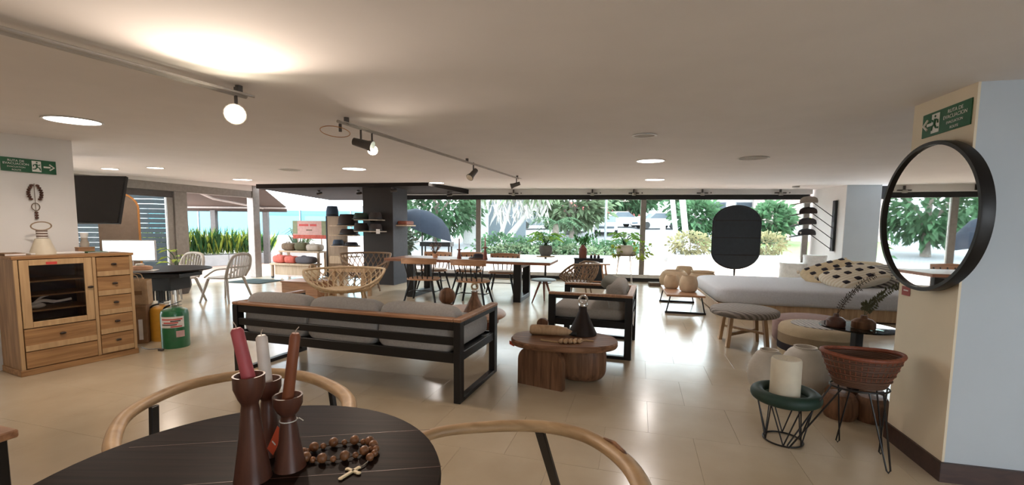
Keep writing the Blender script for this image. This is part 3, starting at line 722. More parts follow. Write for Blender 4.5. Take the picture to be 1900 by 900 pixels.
bentchair('bentwood armchair with black legs behind the round table, facing the camera', (-1.12, 1.80),
          [(-1.253, 1.369, 0.660), (-1.433, 1.527, 0.660), (-1.606, 1.812, 0.660), (-1.591, 2.138, 0.660), (-1.369, 2.317, 0.660), (-1.117, 2.286, 0.660), (-0.895, 2.138, 0.660), (-0.737, 1.949, 0.660), (-0.653, 1.706, 0.660)],
          [((-1.580, 1.896, 0.650), (-1.580, 1.860, 0.000)), ((-0.890, 2.128, 0.650), (-0.800, 2.100, 0.000)), ((-1.369, 1.475, 0.650), (-1.360, 1.340, 0.000)), ((-0.674, 1.749, 0.650), (-0.580, 1.600, 0.000))], (-1.10, 1.78, .235), .026, .033)
c2 = bentchair('bentwood armchair with black legs on the near right side of the round table', (0, 1.2),
          [(-0.442, 1.433, 0.660), (-0.305, 1.633, 0.660), (-0.105, 1.701, 0.660), (0.116, 1.712, 0.660), (0.284, 1.638, 0.660), (0.384, 1.475, 0.660), (0.406, 1.285, 0.660), (0.348, 1.053, 0.660), (0.232, 0.906, 0.660)],
          [((0.116, 1.706, 0.650), (0.290, 2.000, 0.000)), ((-0.316, 1.622, 0.650), (-0.360, 1.740, 0.000)), ((0.379, 1.159, 0.650), (0.460, 1.000, 0.000)), ((-.38, 1.42, .44), (-0.340, 1.300, 0.000))], (.0, 1.22, .235), .021, .037)
m = MB(); m.tube([(.344, 1.562 - 1.2, .688), (.372, 1.515 - 1.2, .692), (.392, 1.462 - 1.2, .687), (.405, 1.43 - 1.2, .672)], [.003, .008, .007, .002], 6); m.build('bark_strip', 'walnutx', c2)
t = T('wooden_bench', 'corner of a brown wooden bench at the left edge of the picture', 'bench', (-2.40, 2.08, 0), -17)
MB().box(-1.2, 0, -.45, 0, .41, .45, .006).build('seat', 'teak', t)
for sx in (-1.12, -.08):
    for sy in (-.40, -.05): MB().box(sx - .03, sx + .03, sy - .03, sy + .03, 0, .41, .004).build('leg', 'black', t)

# ---- evacuation signs
def evac(label, loc, rz, W, Hh, arrow):
    t = T('evacuation_sign', label, 'sign', loc, rz)
    MB().box(-W / 2, W / 2, -.006, 0, -Hh / 2, Hh / 2, .001).build('plate', 'signgreen', t)
    sgn = 1 if arrow > 0 else -1; y = -.0075
    tx = -W * .235 * sgn if sgn > 0 else W * .20
    for k, (s_, sz) in enumerate((('RUTA DE', .185), ('EVACUACION', .185), ('EVACUATION', .13), ('ROUTE', .13))):
        text(s_, Hh * sz * 1.15, t, (tx, y, Hh * (.22 - .215 * k)), 'signwhite', .0004, align='CENTER')
    cx = W * .13 * sgn if sgn > 0 else -W * .20
    ph = Hh * .40
    MB().box(cx - W * .085, cx + W * .085, y, -.006, -ph, ph, 0).build('pictogram_panel', 'signwhite', t)
    m = MB(); Q = lambda pts, r: m.tube([(cx + sgn * px * Hh, y - .001, pz * Hh) for px, pz in pts], r * Hh, 6)
    Q([(-.02, .18), (.03, -.06)], .055); Q([(.03, -.06), (.16, -.10), (.20, -.28)], .04); Q([(.02, -.06), (-.08, -.20), (-.22, -.22)], .04)
    Q([(-.02, .16), (.14, .08), (.20, .16)], .032); Q([(-.02, .16), (-.16, .10), (-.18, -.02)], .032)
    m.blob((cx + sgn * .02 * Hh, y - .001, .29 * Hh), (.055 * Hh, .002, .055 * Hh), nu=12, nv=8); m.build('running_figure', 'signgreen', t)
    a0 = W * .36 * sgn; m = MB(); L = W * .10
    m.box(min(a0 - sgn * L, a0 + sgn * L * .3), max(a0 - sgn * L, a0 + sgn * L * .3), y, -.006, -Hh * .06, Hh * .06, 0)
    m.tube([(a0 + sgn * L * .1, y, Hh * .22), (a0 + sgn * L, y, 0), (a0 + sgn * L * .1, y, -Hh * .22)], Hh * .05, 6); m.build('arrow', 'signwhite', t)
    return t
evac('green evacuation route sign with right arrow on the left white wall', (-4.895, 4.537, 2.03), 65.1, .40, .135, 1)
sp = A + nl * .0125 + ey * .235
evac('green evacuation route sign with left arrow above the round mirror', (sp.x, sp.y, 2.125), -104.5, .42, .145, -1)

# ---- round mirror
mp = A + nl * .0125 + ey * .215; t = T('round_mirror', 'large round mirror with a deep black rim on the right wall', 'mirror', (mp.x + nl.x * .025, mp.y + nl.y * .025, 1.545), -103.3)
R0 = .448
m = MB(); m.M = Matrix.Rotation(rad(90), 4, 'X'); m.lathe([(R0, 0), (R0 + .003, .052), (R0, .062), (R0 - .020, .062), (R0 - .022, .014), (R0 - .022, .0), (R0, 0)], 96); m.build('frame', 'black', t, True)
m = MB(); m.M = Matrix.Rotation(rad(90), 4, 'X'); m.lathe([(0, .002), (R0 - .0225, .002), (R0 - .0225, .045), (0, .045)], 96); m.build('mirror_glass', 'mirror', t)
q = A + nl * .0135 + ey * .475
t = T('price_card', 'small red price card stuck on the wall under the mirror', 'card', (q.x, q.y, 1.06), -104.5)
MB().box(-.045, .045, -.0015, 0, -.03, .03, .0004).build('card', mat('faded_red_card', (.36, .09, .085), .7), t); MB().box(-.025, .025, -.0022, -.0015, .0, .008, 0).build('print', 'label', t)
# wall shelf at the right edge
q = A + ex * .55 + Vector((ex.y, -ex.x)) * .0
t = T('wall_shelf', 'black wall shelf with wire bracket at the right picture edge', 'shelf', (q.x, q.y, 1.25), ROOM)
MB().box(-.10, .45, -.20, 0, -.006, .006, .002).build('board', 'black', t)
for x_ in (-.04, .39): MB().tube([(x_, -.02, -.006), (x_, -.02, -.16), (x_ + .02, -.04, -.20), (x_ + .05, -.10, -.16), (x_ + .05, -.16, -.006)], .005, 6).build('bracket', 'black', t)
MB().lathe([(0, -.19), (.06, -.17), (.075, -.10), (.06, -.02), (.055, -.02), (.07, -.10), (.055, -.165), (0, -.18)], 20, (.20, -.10, 0)).build('glass_cup', 'tglass', t, True)

# ================================================================== SOFA AND ARMCHAIR
def seat_frame(t, L, D, H=.71, ncush=3, m='fabric', ch=.105):
    for x_ in (.03, L - .03):
        for y_ in (.04, D - .04): MB().box(x_ - .03, x_ + .03, y_ - .04, y_ + .04, 0, H - .03, .003).build('leg', 'black', t)
        MB().box(x_ - .03, x_ + .03, .08, D - .08, 0, .035, .003).build('floor_bar', 'black', t)
        MB().box(x_ - .03, x_ + .03, .08, D - .08, H - .07, H - .03, .003).build('arm_bar', 'black', t)
        MB().box(x_ - .035, x_ + .035, .0, D, H - .03, H, .008).build('armrest', 'teak', t)
        MB().box(x_ - .02, x_ + .02, .08, D - .08, .345, .42, .003).build('side_rail', 'black', t)
    MB().box(.065, L - .065, 0, .07, H - .03, H, .008).build('top_board', 'teak', t)
    for z0, z1 in ((H - .10, H - .03), (.485, .55), (.335, .42)): MB().box(.06, L - .06, .01, .04, z0, z1, .003).build('back_rail', 'black', t)
    MB().box(.06, L - .06, D - .05, D - .015, .345, .42, .003).build('front_rail', 'black', t)
    MB().box(.06, L - .06, .04, D - .05, .37, .40, .003).build('seat_deck', 'black', t)
    w_ = (L - .14) / ncush
    for k in range(ncush):
        cx = .07 + w_ * (k + .5)
        MB().blob((cx, D * .5 + .03, .40 + ch), (w_ * .5 - .003, D * .46, ch), .22, .4, 48, 14).build('seat_cushion', m, t, 2)
    return w_
t = T('sofa', 'three seat grey sofa with black frame and teak rail, seen from behind', 'sofa', (-2.735, 4.27, 0), -17.7)
w_ = seat_frame(t, 2.435, .90)
for k in range(3):
    m = MB(); m.M = Matrix.Translation((.07 + w_ * (k + .5), .155, .585)) @ Matrix.Rotation(rad(-9), 4, 'X'); m.blob((0, 0, 0), (w_ * .5 - .004, .10, .215), .3, .45, 48, 14); m.build('back_cushion', 'fabric', t, 2)
t = T('lounge_armchair', 'single armchair with warm grey cushions, black frame and teak rail', 'armchair', (1.33, 4.80, 0), 72)
w_ = seat_frame(t, 1.02, .95, .725, 1, 'fabricw', .078)
m = MB(); m.M = Matrix.Translation((.51, .185, .645)) @ Matrix.Rotation(rad(-12), 4, 'X'); m.blob((0, 0, 0), (.40, .115, .205), .35, .5, 40, 14); m.build('back_cushion', 'fabricw', t, 2)
m = MB(); m.M = Matrix.Translation((.56, .235, .765)) @ Matrix.Rotation(rad(28), 4, 'X'); m.blob((0, 0, 0), (.36, .17, .07), .45, .6, 40, 14); m.build('pillow', mat('olive_grey_fabric', (.115, .105, .078), .9, bump=.2), t, 2)
m = MB(); m.M = Matrix.Translation((.03, -.012, .47)) @ Matrix.Rotation(rad(20), 4, 'Y'); m.box(-.085, .085, -.002, .002, -.07, .07, .0005); m.build('paper_tag', 'label', t)

# ================================================================== COFFEE TABLES
def oval(a, b, n=48, p=2.4):
    sg = lambda v, e: math.copysign(abs(v) ** e, v); return [(a * sg(math.cos(2 * PI * k / n), 2 / p), b * sg(math.sin(2 * PI * k / n), 2 / p)) for k in range(n)]
def archslab(m, w_, h, th, r):
    pts = [(-w_ / 2, 0), (w_ / 2, 0)]
    for k in range(9): a = PI / 2 * k / 8; pts.append((w_ / 2 - r + r * math.cos(a), h - r + r * math.sin(a)))
    for k in range(9): a = PI / 2 + PI / 2 * k / 8; pts.append((-w_ / 2 + r + r * math.cos(a), h - r + r * math.sin(a)))
    n = len(pts); m.add([(x, -th / 2, z) for x, z in pts] + [(x, th / 2, z) for x, z in pts], [tuple(range(n)), tuple(range(2 * n - 1, n - 1, -1))] + [((i + 1) % n, i, n + i, n + (i + 1) % n) for i in range(n)]); return m
t = T('coffee_table', 'walnut pebble coffee table on arched slab and rounded drum legs', 'table', (.50, 4.12, 0), -8)
m = MB(); P = oval(.50, .325); P2 = oval(.49, .315); n = len(P)
m.add([(x, y, .365) for x, y in P2] + [(x, y, .38) for x, y in P] + [(x, y, .408) for x, y in P] + [(x, y, .42) for x, y in P2], [tuple(range(n - 1, -1, -1)), tuple(range(3 * n, 4 * n))] + [(i + n * j, (i + 1) % n + n * j, (i + 1) % n + n * (j + 1), i + n * (j + 1)) for j in range(3) for i in range(n)]); m.build('tabletop', 'walnutx', t, True)
m = MB(); m.M = Matrix.Translation((-.20, -.17, 0)) @ Matrix.Rotation(rad(-22), 4, 'Z'); archslab(m, .45, .362, .075, .13); m.build('slab_leg', 'walnutz', t, True)
m = MB(); m.blob((.17, .10, .183), (.24, .17, .183), .8, .55, 32, 14); m.build('drum_leg', 'walnutz', t, True)
m = MB(); m.M = Matrix.Translation((-.485, -.09, .37)) @ Matrix.Rotation(rad(35), 4, 'Z'); m.box(-.002, .0, -.05, .05, -.02, .015, 0); m.build('price_tag', 'orange', t)
t = T('arched_board', 'upright arched walnut board behind the pebble coffee table', 'board', (.335, 4.66, 0), -14)
archslab(MB(), .12, .50, .05, .058).build('board', 'walnutz', t, True); MB().box(-.12, .12, -.06, .06, 0, .03, .005).build('foot', 'walnutz', t)
def ringbottle(label, x, y, z, h, r, m1, mring, metal=None):
    t = T('ring_bottle', label, 'ornament', (x, y, z), 0)
    MB().lathe([(0, 0), (r, 0), (r * 1.02, h * .05), (r * .75, h * .25), (r * .45, h * .50), (r * .30, h * .62), (r * .28, h * .76), (0, h * .76)], 28).build('body', m1, t, True)
    MB().lathe([(0, h * .76), (r * .34, h * .76), (r * .36, h * .80), (r * .3, h * .84), (0, h * .84)], 20).build('collar', metal or mring, t, True)
    rr = h * .10; MB().tube([(math.cos(a) * rr, .0, h * .84 + rr * .9 + math.sin(a) * rr) for a in [2 * PI * k / 20 for k in range(20)]], rr * .33, 8, True).build('ring_handle', mring, t, True); return t
ringbottle('dark conical bottle with a shiny ring top on the pebble coffee table', .70, 4.28, .42, .37, .135, mat('dark_umber', (.018, .009, .006), .6, spec=.25), 'chrome')
t = T('wooden_roller', 'light brown wooden roller with tapered neck lying on the coffee table', 'roller', (.40, 4.22, .42), -10)
MB().tube([(-.22, 0, .05), (-.20, 0, .05), (.05, 0, .05), (.13, 0, .045), (.20, 0, .03)], [.035, .05, .048, .036, .014], 18).build('barrel', 'oak', t, True); MB().tube([(.16, 0, .032), (.235, 0, .024)], [.022, .022], 12).build('tip', 'blackmat', t, True)
t = T('wooden_pestle', 'short pale wooden pestle lying behind the roller', 'pestle', (.42, 4.37, .42), -4)
MB().tube([(-.12, 0, .03), (.0, 0, .028), (.14, 0, .024)], [.022, .03, .024], 14).build('handle', 'bent', t, True); MB().blob((-.13, 0, .03), (.028, .028, .03), nu=14, nv=8).build('head', 'oak', t, 2)
t = T('bead_garland', 'small wooden bead garland with pale cord on the coffee table', 'garland', (.47, 3.955, .42), -4)
for k in range(10): MB().blob((-.02 + .042 * (k % 5) + .014 * (k // 5), -.045 + .04 * (k // 5) + .006 * (k % 5), .020), (.0215, .020, .020), nu=12, nv=8).build('bead', 'oak', t, 2)
m = MB(); m.tube(spline([(-.04, -.02, .006), (-.09, .0, .006), (-.16, .03, .006), (-.20, .05, .006)]), .009, 6); m.build('tassel', 'bent', t)
m = MB(); m.tube(spline([(.13, .02, .006), (.20, .06, .006), (.28, .05, .006), (.22, .09, .006), (.12, .08, .006)]), .007, 6); m.build('cord', 'bent', t)
m = MB(); m.M = Matrix.Translation((.11, .02, .012)) @ Matrix.Rotation(rad(35), 4, 'Z') @ Matrix.Rotation(rad(-14), 4, 'Y'); m.box(-.045, .045, -.012, .012, -.003, .003, .001); m.build('paper_tag', 'label', t)
# second coffee table in front of the sofa
t = T('coffee_table', 'low round red-brown coffee table in front of the sofa, mostly hidden', 'table', (-.62, 5.52, 0), -14)
MB().lathe([(0, .34), (.52, .34), (.55, .36), (.55, .38), (.53, .395), (0, .395)], 48).build('tabletop', 'teak', t, True)
for k in range(3): a = k * 2.1 + .4; MB().tube([(.35 * math.cos(a), .35 * math.sin(a), 0), (.30 * math.cos(a), .30 * math.sin(a), .34)], [.03, .04], 10).build('leg', 'walnutz', t, True)
MB().lathe([(.44, .27), (.46, .27), (.46, .34), (.44, .34)], 40).build('apron', 'wickrim', t)
t = T('carved_head', 'brown rounded wooden head ornament on the low round table', 'ornament', (-.80, 5.42, .395), 0)
MB().blob((0, 0, .215), (.105, .08, .105), nu=24, nv=14).build('head', 'walnutz', t, 2); MB().lathe([(0, 0), (.055, 0), (.05, .05), (.07, .12)], 20).build('neck', 'walnutz', t, True); MB().lathe([(0, 0), (.11, 0), (.11, .02), (0, .02)], 20).build('base', 'walnutz', t)
ringbottle('brown conical bottle with a tan ring top on the low round table', -.46, 5.42, .395, .36, .135, 'walnutz', 'rattan', 'chrome')
t = T('leaf_tray', 'dark green leaf shaped tray with a wooden handle on the low round table', 'tray', (-1.03, 5.36, .395), -8)
m = MB(); P = oval(.13, .07, 28, 2); m.prism(P, 0, .03); m.build('tray', 'leafk', t); MB().box(.12, .30, -.03, .03, .004, .024, .004).build('handle', 'teak', t)

# ================================================================== CABINET
t = T('drawer_cabinet', 'golden wood cabinet with glass door on the left wall', 'cabinet', (-4.62, 4.07, 0), 64.8)
W, D, Hc = .92, .42, 1.14; xs = .585
b = MB(); b.box(0, .03, .0, D, .06, Hc - .03, .003); b.box(W - .03, W, 0, D, .06, Hc - .03, .003); b.box(xs - .012, xs + .012, .01, D, .06, Hc - .03, .002); b.box(.03, W - .03, D - .015, D, .06, Hc - .03, .001); b.box(.03, W - .03, .01, D, .06, .09, .002); b.box(.03, xs, .02, D - .02, .445, .465, .001)
b.build('body', 'cabz', t)
MB().box(-.012, W + .012, -.012, D, Hc - .03, Hc, .004).build('top', 'cab', t); MB().box(-.008, W + .008, -.008, D, 0, .06, .004).build('plinth', 'cab', t)
for x0_, x1_ in ((.0, .03), (xs - .014, xs + .014), (W - .03, W)): MB().box(x0_, x1_, -.006, .012, .06, Hc - .03, .003).build('stile', 'cabl', t)
dr = MB(); dr.box(.035, .10, -.012, .01, .455, Hc - .035, .003); dr.box(xs - .085, xs - .02, -.012, .01, .455, Hc - .035, .003); dr.box(.10, xs - .085, -.012, .01, Hc - .09, Hc - .035, .003); dr.box(.10, xs - .085, -.012, .01, .455, .51, .003)
door = dr.build('door', 'cabl', t); MB().box(.10, xs - .085, -.003, .001, .51, Hc - .09, 0).build('pane', 'cglass', door)
MB().blob((xs - .045, -.022, .80), (.026, .014, .013), nu=14, nv=8).build('handle', 'knob', door, 2); MB().box(.22, .30, -.0135, -.012, Hc - .085, Hc - .06, 0).build('price_tag', 'redprint', door)
for z_ in (.60, .745, .885): MB().box(.03, xs - .012, .03, D - .02, z_, z_ + .015, .002).build('shelf', 'cab', t)
MB().box(.031, xs - .013, D - .03, D - .016, .47, Hc - .035, 0).build('back_panel', mat('dark_cabinet_back', (.05, .022, .020), .7), t)
def drawer(x0_, x1_, z0_, z1_, knob=True, band=True):
    d = MB().box(x0_, x1_, -.012, .01, z0_, z1_, .003).build('drawer', 'cab', t)
    if band: MB().box(x0_, x1_, -.016, -.010, z0_, z0_ + (z1_ - z0_) * .26, .002).build('drawer_band', 'cabl', d)
    if knob: MB().blob(((x0_ + x1_) / 2, -.024, z0_ + (z1_ - z0_) * .62), (.026, .014, .013), nu=14, nv=8).build('knob', 'knob', d, 2)
drawer(.035, xs - .018, .235, .445); drawer(.035, xs - .018, .07, .228, False, False)
for k in range(5): drawer(xs + .018, W - .034, .075 + k * .2065, .075 + k * .2065 + .199)
t = T('white_sculpture', 'white porcelain antler shaped sculpture inside the glass cabinet', 'sculpture', (0, 0, 0), 0); t.matrix_world = Matrix.Translation((-4.62, 4.07, 0)) @ Matrix.Rotation(rad(64.8), 4, 'Z') @ Matrix.Translation((.10, .13, .615))
MB().blob((.07, 0, .03), (.075, .04, .028), nu=20, nv=10).build('body', 'white', t, 2)
MB().tube(spline([(.03, 0, .04), (.12, .0, .075), (.22, 0, .055), (.33, -.02, .07)]), [.016] * 16 + [.012] * 9, 8).build('branch', 'white', t, True)
MB().tube(spline([(.05, 0, .05), (.12, .01, .11), (.17, .02, .125)]), .011, 8).build('branch', 'white', t, True)
def oncab(x, y, z=Hc): p = Matrix.Rotation(rad(64.8), 3, 'Z') @ Vector((x, y, 0)); return (-4.62 + p.x, 4.07 + p.y, z)
t = T('ceramic_figure', 'cream draped ceramic figure standing on the wooden cabinet', 'figure', oncab(.30, .27), 64.8)
MB().lathe([(0, 0), (.10, 0), (.095, .03), (.075, .09), (.06, .14), (.05, .16), (0, .165)], 24).build('body', 'ivory', t, True); MB().lathe([(0, .16), (.04, .16), (.042, .245), (0, .245)], 18).build('banded_neck', stripes('brown_white_bands', (.12, .06, .04), (.7, .66, .62), 12, 'Z'), t)
MB().tube([(math.cos(a) * .075, -.02 * math.sin(a), .285 + math.sin(a) * .042) for a in [2 * PI * k / 28 for k in range(28)]], .006, 6, True).build('handle', 'shelfd', t)
MB().box(-.11, .30, -.06, .10, 0, .018, .004).build('cloth_base', 'white', t)
for lb, x_, y_, sx, sy, sz, mm in (('brown book lying at the near end of the cabinet top', .0 + .06, .24, .07, .11, .025, 'card'), ('thin green book lying on the cabinet top beside the drawers', .70, .25, .09, .07, .014, 'signgreen')):
    t = T('book', lb, 'book', oncab(x_, y_), 64.8, 'books on the cabinet'); MB().box(-sx, sx, -sy, sy, 0, sz, .002).build('cover', mm, t); MB().box(-sx + .004, sx + .002, -sy - .002, sy - .004, .004, sz - .004, 0).build('pages', 'label', t)
t = T('wooden_box', 'small reddish wooden box at the far end of the cabinet top', 'box', oncab(.66, .36), 64.8); MB().box(-.07, .07, -.04, .04, 0, .05, .004).build('box', 'chairw', t); MB().box(-.072, .072, -.042, .042, .05, .06, .003).build('lid', 'chairw', t)
t = T('small_jug', 'small white and brown jug standing on the reddish wooden box', 'jug', oncab(.66, .36, Hc + .06), 0); MB().lathe([(0, 0), (.035, 0), (.04, .04), (.025, .08), (.03, .10)], 18).build('body', 'baggrey', t, True); MB().lathe([(.028, .10), (.034, .15), (.03, .155), (0, .155)], 18).build('top', 'white', t, True)
t = T('bead_wall_hanging', 'dark bead garland hanging on the left white wall', 'garland', (-4.885, 4.555, 1.835), 65.1)
k = 0
for sd in (-1, 1):
    for i in range(7): MB().blob((sd * (.022 + .026 * math.sin(PI * i / 7)), -.018, .0 - .023 * i), (.017, .015, .0125), nu=10, nv=6).build('bead', 'cherry', t, 2)
for i in range(3): MB().blob((0, -.016, -.275 - .026 * i), (.016, .014, .0125), nu=10, nv=6).build('bead', 'cherry', t, 2)
MB().tube([(math.cos(a) * .03, -.01, -.215 + math.sin(a) * .038) for a in [2 * PI * k / 16 for k in range(16)]], .004, 5, True).build('loop', 'bagbrown', t)
MB().tube([(0, -.01, .02), (0, -.01, -.34)], .002, 5).build('cord', 'bagbrown', t); MB().tube([(0, 0, .015), (0, -.02, .015)], .004, 6).build('nail', 'chrome', t)
# ================================================================== RIGHT FOREGROUND GROUP
t = T('ring_stool', 'dark green ring stool on black zigzag wire legs', 'stool', (1.90, 2.97, 0), 0); t.scale = (.94, .94, 1.03)
MB().tube([(math.cos(a) * .185, math.sin(a) * .185, .315) for a in [2 * PI * k / 48 for k in range(48)]], .045, 14, True, flat=.9).build('ring_seat', 'dgreen', t, 2)
MB().lathe([(0, .295), (.16, .295), (.16, .31), (0, .31)], 32).build('seat_plate', 'dgreen', t)
MB().tube([(math.cos(a) * .128, math.sin(a) * .128, .006) for a in [2 * PI * k / 40 for k in range(40)]], .006, 8, True).build('base_ring', 'black', t, 2)
for k in range(6):
    for s_ in (-1, 1):
        a = 2 * PI * k / 6; b_ = a + s_ * .55; MB().tube([(math.cos(a) * .128, math.sin(a) * .128, .008), (math.cos(b_) * .185, math.sin(b_) * .185, .30)], .005, 6).build('wire_leg', 'black', t)
t = T('pillar_candle', 'thick ivory pillar candle standing in the green ring stool', 'candle', (1.88, 2.95, .32), 0)
MB().lathe([(0, 0), (.090, 0), (.092, .01), (.092, .255), (.086, .268), (.070, .262), (0, .252)], 40).build('wax', 'ivory', t, True); MB().cyl((0, 0, .25), (.002, 0, .27), .002, n=6).build('wick', 'wick', t)
def ribvase(label, x, y, R, h):
    t = T('ribbed_vase', label, 'vase', (x, y, 0), 0, 'ribbed white vases behind the green stool'); prof = [(0, 0), (R * .62, 0)]
    for i in range(25):
        s_ = i / 24; r = R * (.62 + .38 * math.sin(PI * min(1, s_ * 1.06) ** .9) ** .8) if s_ < .75 else R * (1 - ((s_ - .6) / .4) ** 2 * .52)
        s2 = s_; r = R * (math.sin(PI * (.18 + .66 * s2)) ** .75); prof.append((r + (.0035 if i % 2 and s_ > .45 else 0), h * .93 * s_))
    prof += [(R * .44, h * .97), (R * .46, h), (R * .38, h), (R * .36, h * .9), (0, h * .85)]
    MB().lathe(prof, 40).build('body', 'ceramic', t, True); MB().lathe([(0, h * .86), (R * .36, h * .9)], 24).build('hollow', 'card', t)
ribvase('round ribbed white vase behind the ring stool on the left', 2.30, 3.86, .165, .40)
ribvase('round ribbed white vase right of the pillar candle, by the basket', 2.62, 3.86, .20, .43)
t = T('wicker_basket', 'red brown oval wicker basket on a black hairpin stand', 'basket', (2.235, 2.76, .475), -12); t.scale = (.83, .83, .86)
prof = [(0, 0), (.17, 0), (.185, .02), (.215, .10), (.245, .17), (.268, .235), (.255, .235), (.232, .17), (.20, .10), (.165, .03), (0, .02)]
MB().lathe(prof, 48, sx=1, sy=.72).build('woven_body', 'wicker', t, True)
MB().tube([(math.cos(a) * .265, math.sin(a) * .19, .238 + .008 * math.cos(2 * a)) for a in [2 * PI * k / 48 for k in range(48)]], .016, 8, True).build('rim', 'wickrim', t, 2)
m = MB()
for k in range(40):
    a = 2 * PI * k / 40; m.tube([(math.cos(a) * .172, math.sin(a) * .124, .01), (math.cos(a) * .217, math.sin(a) * .156, .10), (math.cos(a) * .268, math.sin(a) * .193, .232)], .0035, 5)
m.build('stakes', 'wickrim', t)
for z_, r_ in ((.055, .2), (.10, .218), (.145, .236), (.19, .253)): MB().tube([(math.cos(a) * r_, math.sin(a) * r_ * .72, z_) for a in [2 * PI * k / 48 for k in range(48)]], .008, 6, True).build('woven_band', 'wicker', t, 2)
t = T('hairpin_stand', 'black hairpin wire stand carrying the wicker basket', 'stand', (2.235, 2.76, 0), -12); t.scale = (.85, .85, 1.07)
MB().tube([(math.cos(a) * .19, math.sin(a) * .137, .432) for a in [2 * PI * k / 32 for k in range(32)]], .006, 6, True).build('hoop', 'black', t, 2)
for a_, (fx, fy) in ((200, (-.45, .0)), (20, (.21, .06)), (-75, (.10, -.24)), (100, (-.02, .20))):
    a = rad(a_); p1 = (math.cos(a - .28) * .19, math.sin(a - .28) * .137, .432); p2 = (math.cos(a + .28) * .19, math.sin(a + .28) * .137, .432)
    MB().tube([p1, (fx - .012, fy, .02), (fx, fy, .008), (fx + .012, fy, .02), p2], .006, 6).build('hairpin_leg', 'black', t)
t = T('log_table', 'side table with split log base, dark post and round glass top', 'table', (2.72, 3.42, 0), 0)
for k, (x_, y_, r_) in enumerate(((-.13, -.05, .12), (.07, -.11, .12), (.00, .11, .12), (.19, .06, .11))): MB().lathe([(0, 0), (r_ * .85, 0), (r_, .05), (r_ * .98, .14), (r_ * .75, .19), (0, .20)], 18, (x_, y_, 0)).build('log', 'walnutz', t, True)
MB().box(-.03, .03, -.03, .03, .2, .70, .004).build('post', 'black', t); MB().lathe([(0, .70), (.25, .70), (.253, .706), (.25, .712), (0, .712)], 48).build('glass_top', 'tglass', t, True)
for lb, x_, y_, m1, bend in (('small brown wooden bottle with a dark spiky sprig on the glass table', 2.545, 3.42, 'dry', (.32, .05, .30)), ('larger brown wooden bottle with olive dried sprigs on the glass table', 2.715, 3.36, 'olive', (.36, .12, .22))):
    s_ = 1 if m1 == 'dry' else 1.2; t = T('bud_vase', lb, 'vase', (x_, y_, .712), 0, 'wooden bud vases on the glass table')
    MB().lathe([(0, 0), (.062 * s_, 0), (.066 * s_, .01), (.064 * s_, .05), (.045 * s_, .07), (.02 * s_, .078), (.018 * s_, .10), (0, .10)], 24).build('body', 'cherry' if m1 == 'dry' else 'walnutz', t, True)
    for j in range(3 if m1 == 'olive' else 2):
        f = 1 - .35 * j; P = spline([(0, 0, .08), (bend[0] * .25 * f, bend[1] * .3, .09 + bend[2] * .35 * f + .03 * j), (bend[0] * .6 * f, bend[1] * .7, .1 + bend[2] * .75 * f), (bend[0] * f, bend[1], .1 + bend[2] * f)], 7); mm = MB(); mm.tube(P, .0022, 5)
        for i in range(4, len(P)):
            for sd in (-1, 1):
                d_ = (P[i] - P[i - 1]).normalized(); mm.leaf(P[i], Vector((-d_.z * sd + d_.x * .25, .4 * random.uniform(-1, 1), d_.x * sd + d_.z * .25)), random.uniform(.022, .034) if m1 == 'dry' else random.uniform(.03, .045), .008 if m1 == 'dry' else .018, (0, -1, .1), 0)
        mm.build('sprig', m1, t)
# knit stool, poufs
t = T('knit_stool', 'low oak stool with a grey knitted cushion seat beside the bed', 'stool', (2.97, 5.58, 0), -14)
MB().lathe([(0, .395), (.385, .395), (.395, .40), (.39, .41), (0, .41)], 40).build('seat_board', 'black', t); MB().blob((0, 0, .428), (.40, .40, .062), 1, .55, 48, 14).build('cushion', 'knit', t, 2)
for sx in (-1, 1):
    for sy in (-1, 1): MB().bar((sx * .185, sy * .185, .395), (sx * .225, sy * .225, 0), .095, .04).build('leg', 'oak', t)
MB().bar((-.2, -.2, .16), (.2, .2, .16), .04, .035).build('stretcher', 'oak', t); MB().bar((-.2, .2, .195), (.2, -.2, .195), .04, .03).build('stretcher', 'oak', t)
t = T('round_pouf', 'round sand pouf with black band and grey swirl top', 'pouf', (3.47, 4.92, 0), 0)
MB().lathe([(0, 0), (.36, 0), (.385, .02), (.39, .115)], 48).build('base_band', 'pouf', t, True); MB().lathe([(.391, .115), (.393, .12), (.393, .19), (.391, .195)], 48).build('black_band', 'tuft', t, True); MB().lathe([(.39, .195), (.392, .30)], 48).build('middle_band', 'pouftan', t, True)
MB().lathe([(.392, .30), (.39, .35), (.37, .385), (.33, .40), (0, .408)], 48).build('top_cover', 'pouf', t, True); MB().lathe([(0, .412), (.27, .408), (.272, .403)], 40).build('swirl_patch', 'poufgrey', t, True)
t = T('low_pouf', 'dusty pink low pouf mostly hidden between bed and sand pouf', 'pouf', (3.98, 5.75, 0), 0)
MB().lathe([(0, 0), (.44, 0), (.46, .03), (.465, .25), (.44, .30), (.36, .32), (0, .32)], 40).build('body', 'poufpink', t, True); MB().tube([(math.cos(a) * .455, math.sin(a) * .455, .285) for a in [2 * PI * k / 40 for k in range(40)]], .008, 6, True).build('piping', 'poufpink', t)

# ================================================================== BED CORNER
t = T('bed', 'low wooden bed with a thick mattress under a grey cover', 'bed', (3.50, 7.48, 0), ROOM); BL, BW = 3.3, 2.3
b = MB(); b.box(.02, BL, .02, BW - .02, .02, .22, .008); b.build('base', 'oak', t)
for x_ in (.12, BL - .12):
    for y_ in (.1, BW - .1): MB().box(x_ - .05, x_ + .05, y_ - .05, y_ + .05, 0, .03, .002).build('leg', 'oak', t)
